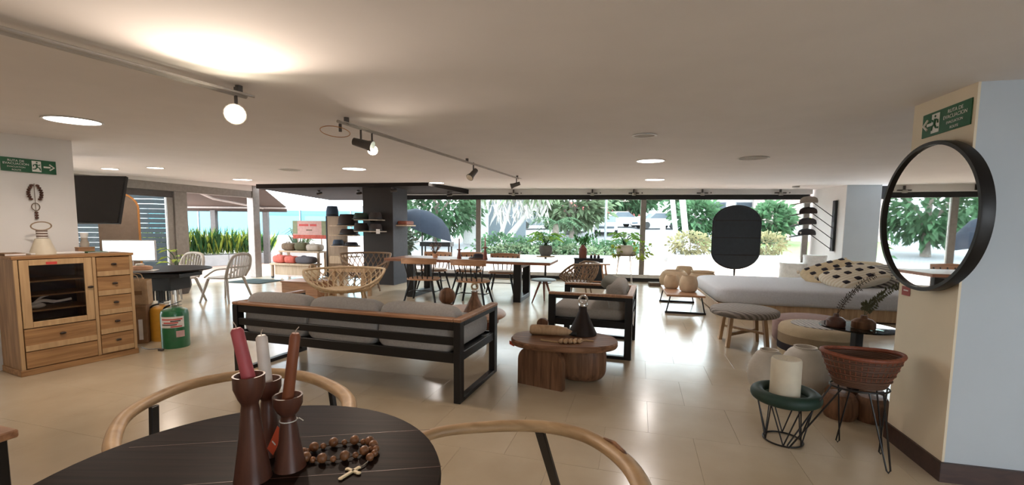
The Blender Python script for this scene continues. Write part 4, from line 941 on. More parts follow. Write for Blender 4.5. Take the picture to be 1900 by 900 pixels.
# rounded mattress cover
MB().blob((BL / 2 + .02, BW / 2, .345), (BL / 2 + .03, BW / 2 + .05, .165), .14, .35, 96, 20).build('mattress', 'sheet', t, 2)
m = MB(); P = [(.04 + .3 * 0, .0, 0)]
m.tube([(.25, -.035, .43), (.85, -.05, .345), (1.05, -.05, .33)], [.004, .006, .004], 5); m.build('cover_fold', 'sheet', t)
def pillow(label, mtx, sx, sy, sz, m1, tufts):
    t = T('throw_pillow', label, 'pillow', (0, 0, 0), 0, 'throw pillows on the bed'); t.matrix_world = mtx
    MB().blob((0, 0, 0), (sx, sy, sz), .45, .8, 40, 16).build('cover', m1, t, 2)
    if tufts:
        for i in range(4):
            for j in range(3):
                x_ = -sx * .66 + i * sx * .44; y_ = -sy * .62 + j * sy * .62; zz = sz * (1 - min(.85, (abs(x_ / sx) ** 3 + abs(y_ / sy) ** 3) * .55)); MB().blob((x_, y_, zz), (sx * .10, sy * .13, .018), .3, .6, 12, 6).build('tuft', 'tuft', t, 2)
        for sgx in (-1, 1):
            for sgy in (-1, 1): MB().lathe([(0, 0), (.02, .0), (.028, .05), (0, .06)], 8, (sgx * sx * .93, sgy * sy * .93, -.03)).build('tassel', 'pillow', t)
def onbed(x, y, z): p = Matrix.Rotation(rad(ROOM), 3, 'Z') @ Vector((x, y, 0)); return Vector((3.50 + p.x, 7.48 + p.y, z))
pillow('cream pillow with black square tufts lying at the front of the bed head', Matrix.Translation(onbed(2.35, .80, .66)) @ Matrix.Rotation(rad(ROOM + 18), 4, 'Z') @ Matrix.Rotation(rad(14), 4, 'X') @ Matrix.Rotation(rad(-16), 4, 'Y'), .46, .36, .12, 'pillow', True)
pillow('sand pillow with dark dashes behind the black tufted pillow', Matrix.Translation(onbed(2.25, 1.42, .68)) @ Matrix.Rotation(rad(ROOM + 10), 4, 'Z') @ Matrix.Rotation(rad(20), 4, 'X') @ Matrix.Rotation(rad(-20), 4, 'Y'), .46, .34, .11, mat('straw_pillow', (.55, .43, .27), .9), True)
pillow('grey zigzag pillow at the bed head beside the column', Matrix.Translation(onbed(2.90, .95, .67)) @ Matrix.Rotation(rad(ROOM), 4, 'Z') @ Matrix.Rotation(rad(24), 4, 'X') @ Matrix.Rotation(rad(-10), 4, 'Y'), .42, .36, .11, 'pillow2', False)
pillow('pale sand bolster pillow behind the grey zigzag pillow', Matrix.Translation(onbed(2.90, 1.55, .70)) @ Matrix.Rotation(rad(ROOM), 4, 'Z') @ Matrix.Rotation(rad(24), 4, 'X'), .40, .34, .12, 'pouf', False)
# bench with black trapezoid legs
t = T('low_bench', 'low wooden bench with black trapezoid legs at the foot of the bed', 'bench', (2.70, 7.62, 0), ROOM)
MB().box(0, .63, 0, 1.35, .30, .335, .005).build('seat', 'chairw', t)
for y_ in (.04, 1.31):
    g = t; b = MB(); b.bar((.06, y_, .30), (.0, y_, .02), .04, .02); b.bar((.57, y_, .30), (.63, y_, .02), .04, .02); b.bar((-.02, y_, .02), (.65, y_, .02), .035, .035); b.build('leg_frame', 'black', t)
def pot(label, x, y, z, R, h, m='clay', neck=.74, group=None):
    t = T('clay_pot', label, 'pot', (x, y, z), 0, group or 'rounded sand clay pots near the bed')
    prof = [(0, 0), (R * .70, 0)] + [(R * (math.sin(PI * (.27 + .48 * i / 12)) ** .75), h * .94 * i / 12) for i in range(1, 13)] + [(R * neck, h), (R * neck * .88, h), (R * neck * .85, h * .9), (R * .8, h * .5), (0, h * .2)]
    MB().lathe(prof, 32).build('body', m, t, True); MB().tube([(math.cos(a) * R * neck * .95, math.sin(a) * R * neck * .95, h) for a in [2 * PI * k / 28 for k in range(28)]], R * .035, 6, True).build('lip', m, t, 2)
pot('larger clay pot on the low bench, nearest the bed', 3.22, 8.00, .335, .16, .285)
pot('smaller darker clay pot on the low bench, left of the larger one', 3.07, 8.45, .335, .14, .25, 'clay')
pot('big squat clay pot on the floor left of the low bench', 4.15, 11.25, 0, .36, .42, 'clay', .66)
pot('wide open clay pot on the floor behind the low bench', 4.90, 11.30, 0, .34, .40, 'clay', .85)
pot('small pale clay pot standing against the window behind the other pots', 4.62, 11.80, 0, .26, .48)
t = T('slate_tray', 'stack of thin dark slabs on the floor left of the clay pots', 'tray', (3.74, 11.45, 0), -9)
for k in range(3): MB().box(-.16, .16, -.14, .14, .03 * k, .03 * k + .026, .004).build('slab', 'bagbrown', t)
# dark oval panel on stand
t = T('oval_panel', 'tall dark padded oval panel standing before the window', 'panel', (5.48, 10.85, 0), -9)
b = MB(); P = [(.545 * math.cos(a), (.42 * math.sin(a) + (.345 if math.sin(a) > 0 else -.345))) for a in [2 * PI * (k + .5) / 64 for k in range(64)]]; n = len(P)
b.add([(x, -.03, 1.29 + z) for x, z in P] + [(x, .03, 1.29 + z) for x, z in P] + [(x * .96, -.045, 1.29 + z * .97) for x, z in P], [tuple(range(2 * n - 1, n - 1, -1)), tuple(range(2 * n, 3 * n))] + [(i, (i + 1) % n, n + (i + 1) % n, n + i) for i in range(n)] + [(2 * n + i, 2 * n + (i + 1) % n, (i + 1) % n, i) for i in range(n)]); b.build('pad', 'navy', t)
for z_, hw in ((.86, .50), (1.28, .54), (1.70, .51)): MB().box(-hw, hw, -.052, -.040, z_ - .012, z_ + .012, .004).build('strap', 'blackmat', t)
MB().tube([(math.cos(0), 0, 0)] and [(x, 0, 1.29 + z) for x, z in P], .022, 8, True).build('rim', 'black', t, 2)
MB().cyl((0, 0, .02), (0, 0, .56), .022, n=10).build('pole', 'black', t); MB().lathe([(0, 0), (.22, 0), (.22, .02), (0, .025)], 24).build('base', 'black', t)
# caps rack
t = T('cap_rack', 'black wall rack with four slanted rods for caps by the window', 'rack', (7.475, 10.30, 0), -104)
MB().box(-.07, .07, -.045, 0, 1.0, 2.17, .004).build('back_board', 'blackmat', t)
for k in range(4): MB().box(-.045, .045, -.050, -.045, 1.10 + k * .29, 1.28 + k * .29, .001).build('sticker', 'bagnavy', t)
caps = []
for k in range(4):
    z_ = 1.04 + k * .25; MB().tube([(0, -.045, z_), (.05, -.50, z_ + .34)], .009, 6).build('rod', 'black', t); caps.append((k, z_ + .35))
MR = Matrix.Translation((7.475, 10.30, 0)) @ Matrix.Rotation(rad(-104), 4, 'Z')
for (k, z_), m1, lb in zip(caps, ('hat5', 'hat5', 'hat1', 'hat4'), ('black printed cap on the lowest rod of the cap rack', 'plain charcoal cap on the second lowest rod of the cap rack', 'two-tone brown cap on the second highest rod of the cap rack', 'taupe cap hanging on the topmost rod of the cap rack')):
    p = MR @ Vector((.05, -.58, z_)); t = T('cap', lb, 'cap', p, 180 - 5, 'caps on the window rack'); t.scale = (1.18, 1.18, 1.0)
    MB().lathe([(.125, -.02), (.128, .02), (.115, .08), (.08, .115), (.02, .13), (0, .13)], 20, sx=1.25).build('crown', m1, t, True)
    b = MB(); pts = [(.13 + .20 * math.cos(a), .12 * math.sin(a)) for a in [-PI / 2 + PI * i / 10 for i in range(11)]]; n = len(pts); b.add([(x, y, -.02 - (x - .1) * .28) for x, y in pts] + [(x, y, -.01 - (x - .1) * .28) for x, y in pts], [tuple(range(n - 1, -1, -1)), tuple(range(n, 2 * n))] + [(i, (i + 1) % n, n + (i + 1) % n, n + i) for i in range(n)]); b.build('peak', m1, t)
    MB().blob((0, 0, .132), (.012, .012, .008), nu=8, nv=6).build('button', m1, t)
    if k == 0: MB().box(.09, .15, -.06, .06, .0, .05, .004).build('front_patch', 'label', t)
    if k == 2: MB().blob((.02, -.11, .05), (.07, .03, .04), nu=12, nv=6).build('side_panel', 'baggrey', t)
for lb, x, y, R, h in (('wide white cylinder planter behind the bed', 6.75, 10.55, .30, .70), ('tall narrow white cylinder planter under the cap rack', 7.10, 10.35, .23, .90)):
    t = T('white_planter', lb, 'planter', (x, y, 0), 0, 'white cylinders behind the bed'); MB().lathe([(0, 0), (R * .95, 0), (R, .02), (R, h), (R - .03, h), (R - .03, h - .08), (0, h - .08)], 32).build('body', 'white', t, True); MB().lathe([(R + .001, h - .05), (R + .008, h - .05), (R + .008, h), (R + .001, h)], 32).build('collar', 'white', t)

# ================================================================== DINING
t = T('dining_table', 'long red brown dining table on black box trestles', 'table', (.72, 8.36, 0), ROOM); DL, DW = 3.50, 1.10
MB().box(-DL, 0, 0, DW, .75, .805, .006).build('tabletop', 'dtop', t)
for x_ in (-2.95, -.66):
    f = MB(); f.box(x_ - .075, x_ + .075, .08, .20, 0, .75, .004); f.box(x_ - .075, x_ + .075, DW - .20, DW - .08, 0, .75, .004); f.box(x_ - .075, x_ + .075, .20, DW - .20, 0, .09, .004); f.box(x_ - .075, x_ + .075, .20, DW - .20, .67, .75, .004); f.build('trestle', 'black', t)
DM = Matrix.Translation((.72, 8.36, 0)) @ Matrix.Rotation(rad(ROOM), 4, 'Z')
def ondt(x, y, z=.805): return DM @ Vector((x, y, z))
def windsor(label, loc, rz, cush=False):
    t = T('dining_chair', label, 'chair', loc, rz, 'spindle back chairs around the dining table'); t.scale = (1.42, 1.08, 1)     # faces +y, back at -y
    P = oval(.225, .21, 28, 3); MB().prism(P, .43, .46).build('seat', 'chairw', t)
    if cush: MB().blob((0, .0, .475), (.21, .195, .02), .6, .6, 24, 8).build('seat_pad', 'baggrey', t, 2)
    for sx in (-1, 1):
        for sy in (-1, 1): MB().tube([(sx * .15, sy * .14, .435), (sx * .225, sy * .22, 0)], [.02, .014], 8).build('leg', 'black', t)
        MB().tube([(sx * .185, -.17, .2), (sx * .185, .17, .2)], .009, 6).build('stretcher', 'black', t)
    MB().tube([(-.185, 0, .2), (.185, 0, .2)], .009, 6).build('stretcher', 'black', t)
    for k in range(6):
        s_ = (k - 2.5) / 2.5; MB().tube([(s_ * .17, -.165 - .02 * (1 - s_ * s_), .455), (s_ * .215, -.235 - .045 * (1 - s_ * s_), .80)], .009, 6).build('spindle', 'black', t)
    b = MB(); n = 12; vs = []; fs = []
    for i in range(n + 1):
        s_ = -1 + 2 * i / n; x_ = s_ * .25; y_ = -.235 - .05 * (1 - s_ * s_); top = .875 - .012 * abs(s_)
        vs += [(x_, y_ - .012, .755), (x_, y_ + .012, .755), (x_, y_ + .004, top), (x_, y_ - .018, top)]
    for i in range(n):
        for j in range(4): fs.append((i * 4 + j, i * 4 + (j + 1) % 4, (i + 1) * 4 + (j + 1) % 4, (i + 1) * 4 + j))
    fs += [(3, 2, 1, 0), (n * 4, n * 4 + 1, n * 4 + 2, n * 4 + 3)]; b.add(vs, fs); b.build('top_rail', 'chairw', t, True); return t
windsor('spindle back chair on the near side of the dining table, left one', (-1.74, 8.68, 0), ROOM + 4)
windsor('spindle back chair on the near side of the dining table, right one', (-.74, 8.40, 0), ROOM - 3)
windsor('spindle back chair on the far side of the dining table, left end', ondt(-3.02, 1.42, 0), ROOM + 180, True)
windsor('spindle back chair on the far side of the dining table, in the middle', ondt(-2.18, 1.55, 0), ROOM + 176, True)
windsor('spindle back chair on the far side of the dining table, right end', ondt(-1.32, 1.42, 0), ROOM + 182, True)
def holder(label, x, y, m1, cm, h, ch):
    p = ondt(x, y); t = T('candle_holder', label, 'candlestick', p, 0); MB().lathe([(0, 0), (.05, 0), (.05, .01), (.035, h * .5), (.02, h * .85), (.05, h * .9), (.05, h), (0, h)], 20).build('stem', m1, t, True)
    if ch: MB().tube([(0, 0, h - .01), (0, 0, h + ch)], [.014, .011], 10).build('candle', cm, t, True)
holder('slim red wood candlestick with pink candle on the dining table', -1.42, .42, 'wickrim', mat('rose_candle_wax', (.50, .22, .22), .5), .26, .20)
holder('stout red candle holder left of the black hat on the dining table', -2.02, .50, 'wickrim', 'waxb', .20, .22)
t = T('black_hat', 'black felt hat lying on a wooden plate on the dining table', 'hat', ondt(-1.62, .58, .823), 10); MB().lathe([(0, 0), (.17, 0), (.175, .012), (.10, .02), (.095, .07), (.06, .09), (0, .075)], 28, sx=1.1).build('crown_and_brim', 'tuft', t, True); MB().lathe([(.099, .02), (.103, .02), (.101, .042), (.097, .042)], 28, sx=1.1).build('hat_band', 'blackmat', t)
t = T('wooden_plate', 'round pale wooden plate under the black hat', 'plate', ondt(-1.62, .55), 0); MB().lathe([(0, 0), (.12, 0), (.20, .012), (.205, .018), (.19, .016), (0, .008)], 36).build('plate', 'oak', t, True); MB().lathe([(.198, .012), (.208, .015), (.206, .02), (.196, .018)], 36).build('rim', 'teak', t)
t = T('small_planter', 'tiny terracotta planter with reddish twigs at the left of the dining table', 'plant', ondt(-2.62, .62), 0); MB().lathe([(0, 0), (.05, 0), (.065, .08), (.058, .08), (0, .06)], 18).build('pot', 'cloth', t, True)
m = MB()
for k in range(26): a = random.uniform(0, 2 * PI); m.tube([(0, 0, .07), (math.cos(a) * .08, math.sin(a) * .08, random.uniform(.15, .32))], .004, 4)
m.build('twigs', 'bagbrown', t); leafmass((0, 0, .24), (.11, .11, .10), 70, .04, .02).build('leaves', mat('reddish_leaf', (.22, .10, .075), .7), t)
# rattan tub chairs
def tub(label, x, y, rz, m1='rattan', W=.66, zr=.68, grp='rattan tub chairs'):
    t = T('rattan_chair', label, 'chair', (x, y, 0), rz, grp); n = 40      # faces +y
    def rim(a): return Vector((math.cos(a) * W, math.sin(a) * W * .85, zr - .30 * max(0, math.sin(a)) ** 1.2))
    def base(a): return Vector((math.cos(a) * W * .62, math.sin(a) * W * .56, .33))
    MB().tube([rim(2 * PI * k / n) for k in range(n)], .022, 8, True).build('rim', m1, t, 2); MB().tube([base(2 * PI * k / n) for k in range(n)], .018, 8, True).build('seat_hoop', m1, t, 2)
    MB().lathe([(0, .315), (W * .60, .325), (W * .60, .345), (0, .335)], 32, sy=.9).build('seat', m1, t, True)
    lat = MB()
    for k in range(26):
        for s_ in (-1, 1):
            a0 = 2 * PI * k / 26; pts = []
            for i in range(5):
                q = i / 4; a = a0 + s_ * .55 * q; p = base(a).lerp(rim(a), q); pts.append(p + Vector((math.cos(a), math.sin(a), 0)) * .05 * math.sin(PI * q))
            lat.tube(pts, .0095, 5)
    lat.build('lattice', m1, t)
    for sx in (-1, 1):
        for sy in (-1, 1): MB().tube([(sx * W * .42, sy * W * .38, .33), (sx * W * .52, sy * W * .50, 0)], .016, 8).build('leg', m1, t)
    return t
tub('light rattan tub chair standing right behind the sofa', -2.98, 7.85, 195, 'rattan', .68, .68)
tub('rattan tub chair beside the right end of the dining table', 1.42, 9.30, 68, 'rattand', .47, .74)
tub('brown rattan tub chair at the left end of the dining table', -3.35, 10.1, 200, 'rattand', .55, .84)
t = T('trestle_stool', 'narrow wooden trestle stool left of the dining table', 'stool', (-3.35, 9.2, 0), ROOM); MB().box(-.42, .42, -.18, .18, .52, .62, .006).build('seat', 'oak', t)
for sx in (-.34, .34):
    for sy in (-.12, .12): MB().box(sx - .035, sx + .035, sy - .03, sy + .03, 0, .52, .004).build('leg', 'oak', t)
t = T('wooden_crate', 'low brown wooden crate on the floor behind the sofa on the left', 'crate', (-4.75, 9.05, 0), ROOM); b = MB(); b.box(0, .85, 0, .02, 0, .30, .002); b.box(0, .85, .48, .50, 0, .30, .002); b.box(0, .02, .02, .48, 0, .30, .002); b.box(.83, .85, .02, .48, 0, .30, .002); b.box(.02, .83, .02, .48, 0, .02, 0); b.build('body', 'chairw', t); MB().box(-.02, .87, -.02, .52, .30, .325, .004).build('lid', 'teak', t)
t = T('tan_bag', 'tan cloth bag standing on the crate behind the rattan chair', 'bag', (-4.15, 9.15, .325), ROOM); MB().blob((0, 0, .13), (.15, .08, .13), .6, .7, 24, 10).build('body', 'pouf', t, 2); MB().tube(spline([(-.08, 0, .24), (-.05, 0, .33), (.05, 0, .33), (.08, 0, .24)]), .008, 6).build('handle', 'teak', t)
t = T('tripod_table', 'small grey-blue round tripod table beside the dining table', 'table', (.62, 8.62, 0), 0); MB().lathe([(0, .44), (.24, .44), (.25, .45), (.24, .465), (0, .465)], 32).build('tabletop', 'bluetop', t, True)
for k in range(3): a = k * 2.094 + 3.5; MB().tube([(math.cos(a) * .06, math.sin(a) * .06, .44), (math.cos(a) * .24, math.sin(a) * .24, 0)], [.024, .012], 8).build('leg', 'terra', t, True)

# ================================================================== BY THE WINDOW
def pottedplant(label, x, y, z, R, h, m1, n, spread, lh, lm='leaf', L=.2, wd=.12):
    t = T('potted_plant', label, 'plant', (x, y, z), 0, 'potted plants before the window'); MB().lathe([(0, 0), (R * .7, 0), (R, h * .4), (R * .95, h * .8), (R * .8, h), (R * .7, h), (0, h * .8)], 24).build('pot', m1, t, True)
    st = MB()
    for k in range(n):
        a = 2 * PI * k / n + random.uniform(-.4, .4); rr = spread * random.uniform(.45, 1); zz = h + lh * random.uniform(.35, 1); st.tube([(0, 0, h * .85), (math.cos(a) * rr * .4, math.sin(a) * rr * .4, zz * .85), (math.cos(a) * rr, math.sin(a) * rr, zz)], .006, 5); q_ = MB(); q_.leaf((math.cos(a) * rr * .9, math.sin(a) * rr * .9, zz), (math.cos(a), math.sin(a), -.1), L, wd, (0, 0, 1), .25); q_.build('leaf', lm, t)
        q_ = MB(); q_.leaf((math.cos(a) * rr * .6, math.sin(a) * rr * .6, zz * .95), (math.cos(a + .9), math.sin(a + .9), .25), L * .8, wd * .8, (0, -.5, 1), .2); q_.build('leaf', lm, t)
    st.build('stems', 'leafd', t); return t
t = T('plant_stand', 'slim black plant stand with round top at the window', 'stand', (.90, 11.85, 0), 0); MB().lathe([(0, .70), (.25, .70), (.25, .73), (0, .73)], 28).build('top', 'shelfw', t); MB().cyl((0, 0, .02), (0, 0, .70), .03).build('pole', 'black', t); MB().lathe([(0, 0), (.17, 0), (.17, .02), (0, .025)], 24).build('foot', 'black', t)
pottedplant('leafy plant in a round grey pot on the slim black stand', .90, 11.85, .73, .18, .28, 'stone', 20, .34, .36, 'leaf', .30, .13)
t = T('black_cabinet', 'small black cabinet by the window under the red bottle vase', 'cabinet', (1.66, 11.78, 0), -9); MB().box(0, .76, 0, .35, .03, .66, .005).build('body', 'blackmat', t); MB().box(.02, .37, -.015, 0, .06, .62, .003).build('door', 'navy', t); MB().box(.39, .74, -.015, 0, .06, .62, .003).build('door', 'navy', t); MB().box(-.02, .78, -.02, .37, .66, .68, .003).build('top', 'blackmat', t)
for x_ in (.04, .72): MB().box(x_ - .03, x_ + .03, .03, .32, 0, .03, .002).build('foot', 'blackmat', t)
t = T('bottle_vase', 'tall oxide red bottle vase with leafy sprigs on the black cabinet', 'vase', (1.90, 11.86, .68), 0); MB().lathe([(0, 0), (.10, 0), (.105, .02), (.105, .26), (.06, .31), (.045, .33), (.05, .35), (0, .35)], 22).build('body', 'terra', t, True)
m = MB()
for bx, bz in ((.42, .34), (-.22, .22), (.10, .26)):
    P = spline([(0, 0, .33), (bx * .3, 0, .33 + bz * .5), (bx, 0, .33 + bz)], 5); m.tube(P, .007, 5)
    for p in P[3:]:
        for sd in (-1, 1): m.leaf(p, (random.uniform(-.4, .6), random.uniform(-.5, .5), sd * .8), .11, .05, (0, -1, 0), 0)
m.build('sprigs', 'leafd', t)
for k in range(3):
    t = T('small_jar', ('tiny dark jar closest to the red bottle vase', 'tiny dark jar in the middle of the row of three', 'tiny dark jar farthest from the red bottle vase')[k], 'jar', (2.12 + .095 * k, 11.83 - .015 * k, .68), 0, 'tiny jars on the black cabinet'); MB().lathe([(0, 0), (.03, 0), (.04, .03), (.03, .07), (.02, .08), (0, .08)], 14).build('body', 'tuft', t, True); MB().lathe([(0, .08), (.024, .08), (.024, .10), (0, .10)], 12).build('lid', 'copper', t)
t = T('wooden_stool', 'wooden stool with slanted slat legs in front of the black cabinet', 'stool', (2.08, 11.10, 0), -9); MB().box(-.38, .38, -.2, .2, .57, .60, .006).build('seat', 'chairw', t)
for sx in (-1, 1):
    for sy in (-1, 1):
        MB().bar((sx * .26, sy * .14, .57), (sx * .34, sy * .17, 0), .05, .035).build('leg', 'teak', t)
        MB().bar((sx * .17, sy * .14, .57), (sx * .25, sy * .17, 0), .035, .03).build('slat', 'teak', t)
MB().box(-.3, .3, -.015, .015, .12, .15, .003).build('stretcher', 'teak', t)
t = T('wire_stand', 'white wire plant stand with a round dark tray at the window', 'stand', (2.99, 11.75, 0), 0); MB().lathe([(0, .76), (.28, .76), (.29, .775), (.28, .79), (0, .79)], 32).build('tray', 'bagbrown', t, True)
for k in range(4): a = k * PI / 2 + .6; MB().tube([(math.cos(a) * .2, math.sin(a) * .2, .76), (math.cos(a) * .30, math.sin(a) * .30, 0)], .009, 6).build('leg', 'white', t)
pottedplant('glossy plant in a pale round planter on the white wire stand', 2.99, 11.75, .79, .22, .25, 'ceramic', 18, .30, .36, 'leaf', .27, .17)
t = T('trailing_plant', 'trailing yellow green vine beside the pale round planter', 'plant', (3.24, 11.80, .79), 0); MB().lathe([(0, 0), (.05, 0), (.06, .08), (0, .07)], 14).build('pot', 'ceramic', t, True); leafmass((.18, .05, .12), (.26, .14, .24), 60, .13, .10).build('leaves', 'leafy', t)
t = T('trailing_plant', 'small yellow green plant at the left rim of the wire stand tray', 'plant', (2.79, 11.62, .79), 0); MB().lathe([(0, 0), (.04, 0), (.05, .06), (0, .05)], 14).build('pot', 'ceramic', t, True); leafmass((-.06, 0, .10), (.16, .1, .12), 36, .11, .08).build('leaves', 'leafy', t)
# ================================================================== LEFT GROUP
t = T('counter_table', 'thin dark round counter table with black drawer box on the left', 'table', (-5.62, 7.0, 0), 0)
MB().lathe([(0, .735), (.70, .735), (.71, .745), (.70, .755), (0, .755)], 56).build('tabletop', 'espresso', t, True); MB().box(-.10, .62, -.40, .10, .655, .715, .005).build('tray', 'black', t); MB().box(.05, .45, -.36, .06, .45, .655, .005).build('drawer_box', 'blackmat', t)
for k in range(7): MB().box(.06 + .055 * k, .085 + .055 * k, -.37, -.35, .30, .45, .002).build('grille_bar', 'black', t)
for x_, y_ in ((.1, -.3), (.4, -.3), (.25, .02)): MB().cyl((x_, y_, 0), (x_, y_, .46), .02).build('leg', 'chrome', t)
MB().cyl((0, 0, .02), (0, 0, .735), .04).build('post', 'black', t); MB().lathe([(0, 0), (.3, 0), (.3, .02), (0, .03)], 24).build('foot', 'black', t)
t = T('folded_cloth', 'orange folded cloth on a white paper on the counter table', 'cloth', (-5.58, 6.60, .755), 20); MB().box(-.20, .20, -.12, .12, 0, .012, .003).build('paper', 'label', t); MB().blob((0, 0, .045), (.15, .09, .04), .6, .7, 24, 8).build('cloth', 'cloth', t, 2); MB().lathe([(0, .07), (.05, .07), (.05, .11), (0, .11)], 14).build('roll', 'ivory', t, True)
t = T('computer_monitor', 'bright white computer monitor behind the wooden cabinet', 'monitor', (-6.02, 6.95, .755), 12); MB().box(-.36, .36, -.02, .02, .12, .45, .006).build('housing', 'white', t); MB().box(-.345, .345, -.024, -.02, .14, .435, 0).build('screen', 'monitor', t); MB().box(-.03, .03, .0, .03, .012, .2, .003).build('neck', 'chrome', t); MB().box(-.12, .12, -.09, .09, 0, .012, .003).build('foot', 'chrome', t)
# television on a ceiling arm
t = T('television', 'flat television tilted down from a ceiling arm on the left', 'television', (-6.0, 6.15, 1.79), 6)
m = MB(); m.M = Matrix.Rotation(rad(-16), 4, 'X') ; m.box(-.58, .58, -.02, .03, -.345, .345, .006); m.build('housing', 'blackmat', t)
m = MB(); m.M = Matrix.Rotation(rad(-16), 4, 'X'); m.box(-.565, .565, -.023, -.02, -.33, .33, 0); m.build('screen', 'screen', t)
MB().tube([(-.46, .03, .0), (-.46, .16, .05), (-.46, .16, CZ(6.3) - 1.79)], .025, 8).build('ceiling_arm', 'black', t); MB().box(-.54, -.38, .08, .24, CZ(6.3) - 1.80, CZ(6.3) - 1.79, .002).build('ceiling_plate', 'black', t)
# grey slatted chairs
def greychair(label, x, y, rz):
    t = T('slatted_chair', label, 'chair', (x, y, 0), rz, 'grey slatted chairs at the counter table'); t.scale = (1.18, 1.12, 1.04)     # faces +y
    MB().prism(oval(.23, .225, 28, 3), .43, .455).build('seat', 'greyp', t)
    P = spline([(-.20, -.18, .45), (-.235, -.25, .62), (-.20, -.30, .80), (-.10, -.325, .87), (.10, -.325, .87), (.20, -.30, .80), (.235, -.25, .62), (.20, -.18, .45)], 5); MB().tube(P, .026, 8).build('back_frame', 'greyp', t, 2)
    MB().tube(spline([(-.225, -.235, .65), (-.1, -.285, .645), (.1, -.285, .645), (.225, -.235, .65)], 5), .016, 8).build('cross_bar', 'greyp', t, 2)
    for k in range(7):
        s_ = (k - 3) / 3; MB().bar((s_ * .15, -.215 - .03 * (1 - s_ * s_), .455), (s_ * .175, -.30 - .02 * (1 - s_ * s_), .86 - .05 * s_ * s_), .034, .012).build('slat', 'greyp', t)
    for sx in (-1, 1):
        MB().tube(spline([(sx * .235, -.25, .63), (sx * .27, -.05, .60), (sx * .25, .17, .46)], 5), .016, 8).build('arm', 'greyp', t, 2)
        for sy in (-1, 1): MB().tube([(sx * .18, sy * .17, .43), (sx * .26, sy * .27, 0)], [.024, .015], 8).build('leg', 'greyp', t)
greychair('grey slatted chair behind the counter table, back toward the plants', -6.25, 8.2, 165)
greychair('grey slatted chair turned away from the counter table on the right', -5.50, 8.45, 82)
pottedplant('small leafy plant on the floor behind the grey slatted chair', -7.05, 9.3, 0, .22, .45, 'stone', 12, .3, .55, 'leafy', .22, .10)
# brown arched panel inside the glass
t = T('arched_screen', 'tall brown arched panel with copper edge inside the left glass', 'panel', (-7.62, 8.6, 0), 25); m = MB(); m.M = Matrix.Translation((0, 0, 0)); archslab(m, .62, 2.05, .05, .30); m.build('panel', 'brown', t, True)
m = MB(); m.tube([(.31, -.02, .02), (.31, -.02, 1.75)] + [(.31 * math.cos(a), -.02, 1.75 + .30 * math.sin(a)) for a in [PI / 2 * k / 8 for k in range(1, 9)]], .02, 6); m.build('edge', 'copper', t, True)
# extinguishers, bag, box
def exting(label, x, y, m1, h, R, rz, lab):
    t = T('fire_extinguisher', label, 'extinguisher', (x, y, 0), rz, 'fire extinguishers beside the cabinet')
    MB().lathe([(0, 0), (R * .97, 0), (R, .02), (R, h * .80), (R * .92, h * .88), (R * .55, h * .94), (R * .3, h * .95), (0, h * .95)], 32).build('cylinder', m1, t, True); MB().lathe([(R * .22, h * .95), (R * .26, h), (0, h)], 14).build('valve', 'chrome', t)
    MB().bar((-.02, 0, h + .005), (.09, 0, h + .05), .022, .008).build('lever', 'black', t); MB().bar((-.02, 0, h - .005), (.09, 0, h + .005), .022, .008).build('grip', 'chrome', t); MB().tube(spline([(-.02, 0, h), (-R * .8, .0, h * .93), (-R * 1.08, 0, h * .7), (-R * 1.08, 0, h * .3)], 6), .011, 8).build('hose', 'black', t, True)
    if lab:
        def wrap(a0, a1, z0, z1, rr): 
            b = MB(); n = 12; vs = []
            for k in range(n + 1): a = rad(a0 + (a1 - a0) * k / n); vs += [(math.cos(a) * rr, math.sin(a) * rr, z0), (math.cos(a) * rr, math.sin(a) * rr, z1)]
            b.add(vs, [(2 * k, 2 * k + 2, 2 * k + 3, 2 * k + 1) for k in range(n)]); return b
        l = wrap(-115, -15, h * .50, h * .76, R + .0015).build('label', 'label', t)
        for z_, a0, a1, mm in ((.70, -108, -22, 'redprint'), (.66, -70, -30, 'darkprint'), (.62, -100, -40, 'redprint'), (.575, -108, -45, 'darkprint'), (.53, -70, -25, 'redprint')): wrap(a0, a1, h * z_ - .008, h * z_ + .006, R + .003).build('print_line', mm, l)
        wrap(-50, -15, h * .27, h * .42, R + .0015).build('round_sticker', mat('pink_sticker', (.55, .35, .33), .6), t)
exting('green fire extinguisher with white label beside the cabinet', -4.02, 5.20, 'green', .50, .140, 0, True)
exting('yellow fire extinguisher half hidden behind the green one', -4.42, 5.52, 'yellow', .46, .13, 30, False)
t = T('cardboard_box', 'tall brown cardboard panel box beside the wooden cabinet', 'box', (-4.62, 5.36, 0), 25); MB().box(-.13, .13, -.10, .10, 0, .47, .004).build('carton', 'card', t); MB().box(-.135, .135, -.105, .105, .44, .475, .003).build('lid', 'card', t); MB().box(.05, .09, -.108, -.105, .05, .30, 0).build('tape', 'label', t)
t = T('paper_bag', 'kraft paper bag standing on the brown cardboard box', 'bag', (-4.64, 5.38, .475), 25)
b = MB(); b.add([(-.16, -.09, 0), (.16, -.09, 0), (.16, .09, 0), (-.16, .09, 0), (-.17, -.08, .30), (.15, -.085, .29), (.16, .07, .30), (-.17, .08, .305)], [(3, 2, 1, 0), (0, 1, 5, 4), (1, 2, 6, 5), (2, 3, 7, 6), (3, 0, 4, 7)]); b.build('body', 'kraft', t)
for y_ in (-.08, .08): MB().tube(spline([(-.07, y_, .28), (-.05, y_, .36), (.05, y_, .36), (.07, y_, .28)], 5), .005, 6).build('handle', 'kraft', t)
MB().box(-.10, .10, -.0935, -.0915, .12, .17, 0).build('print', 'card', t)
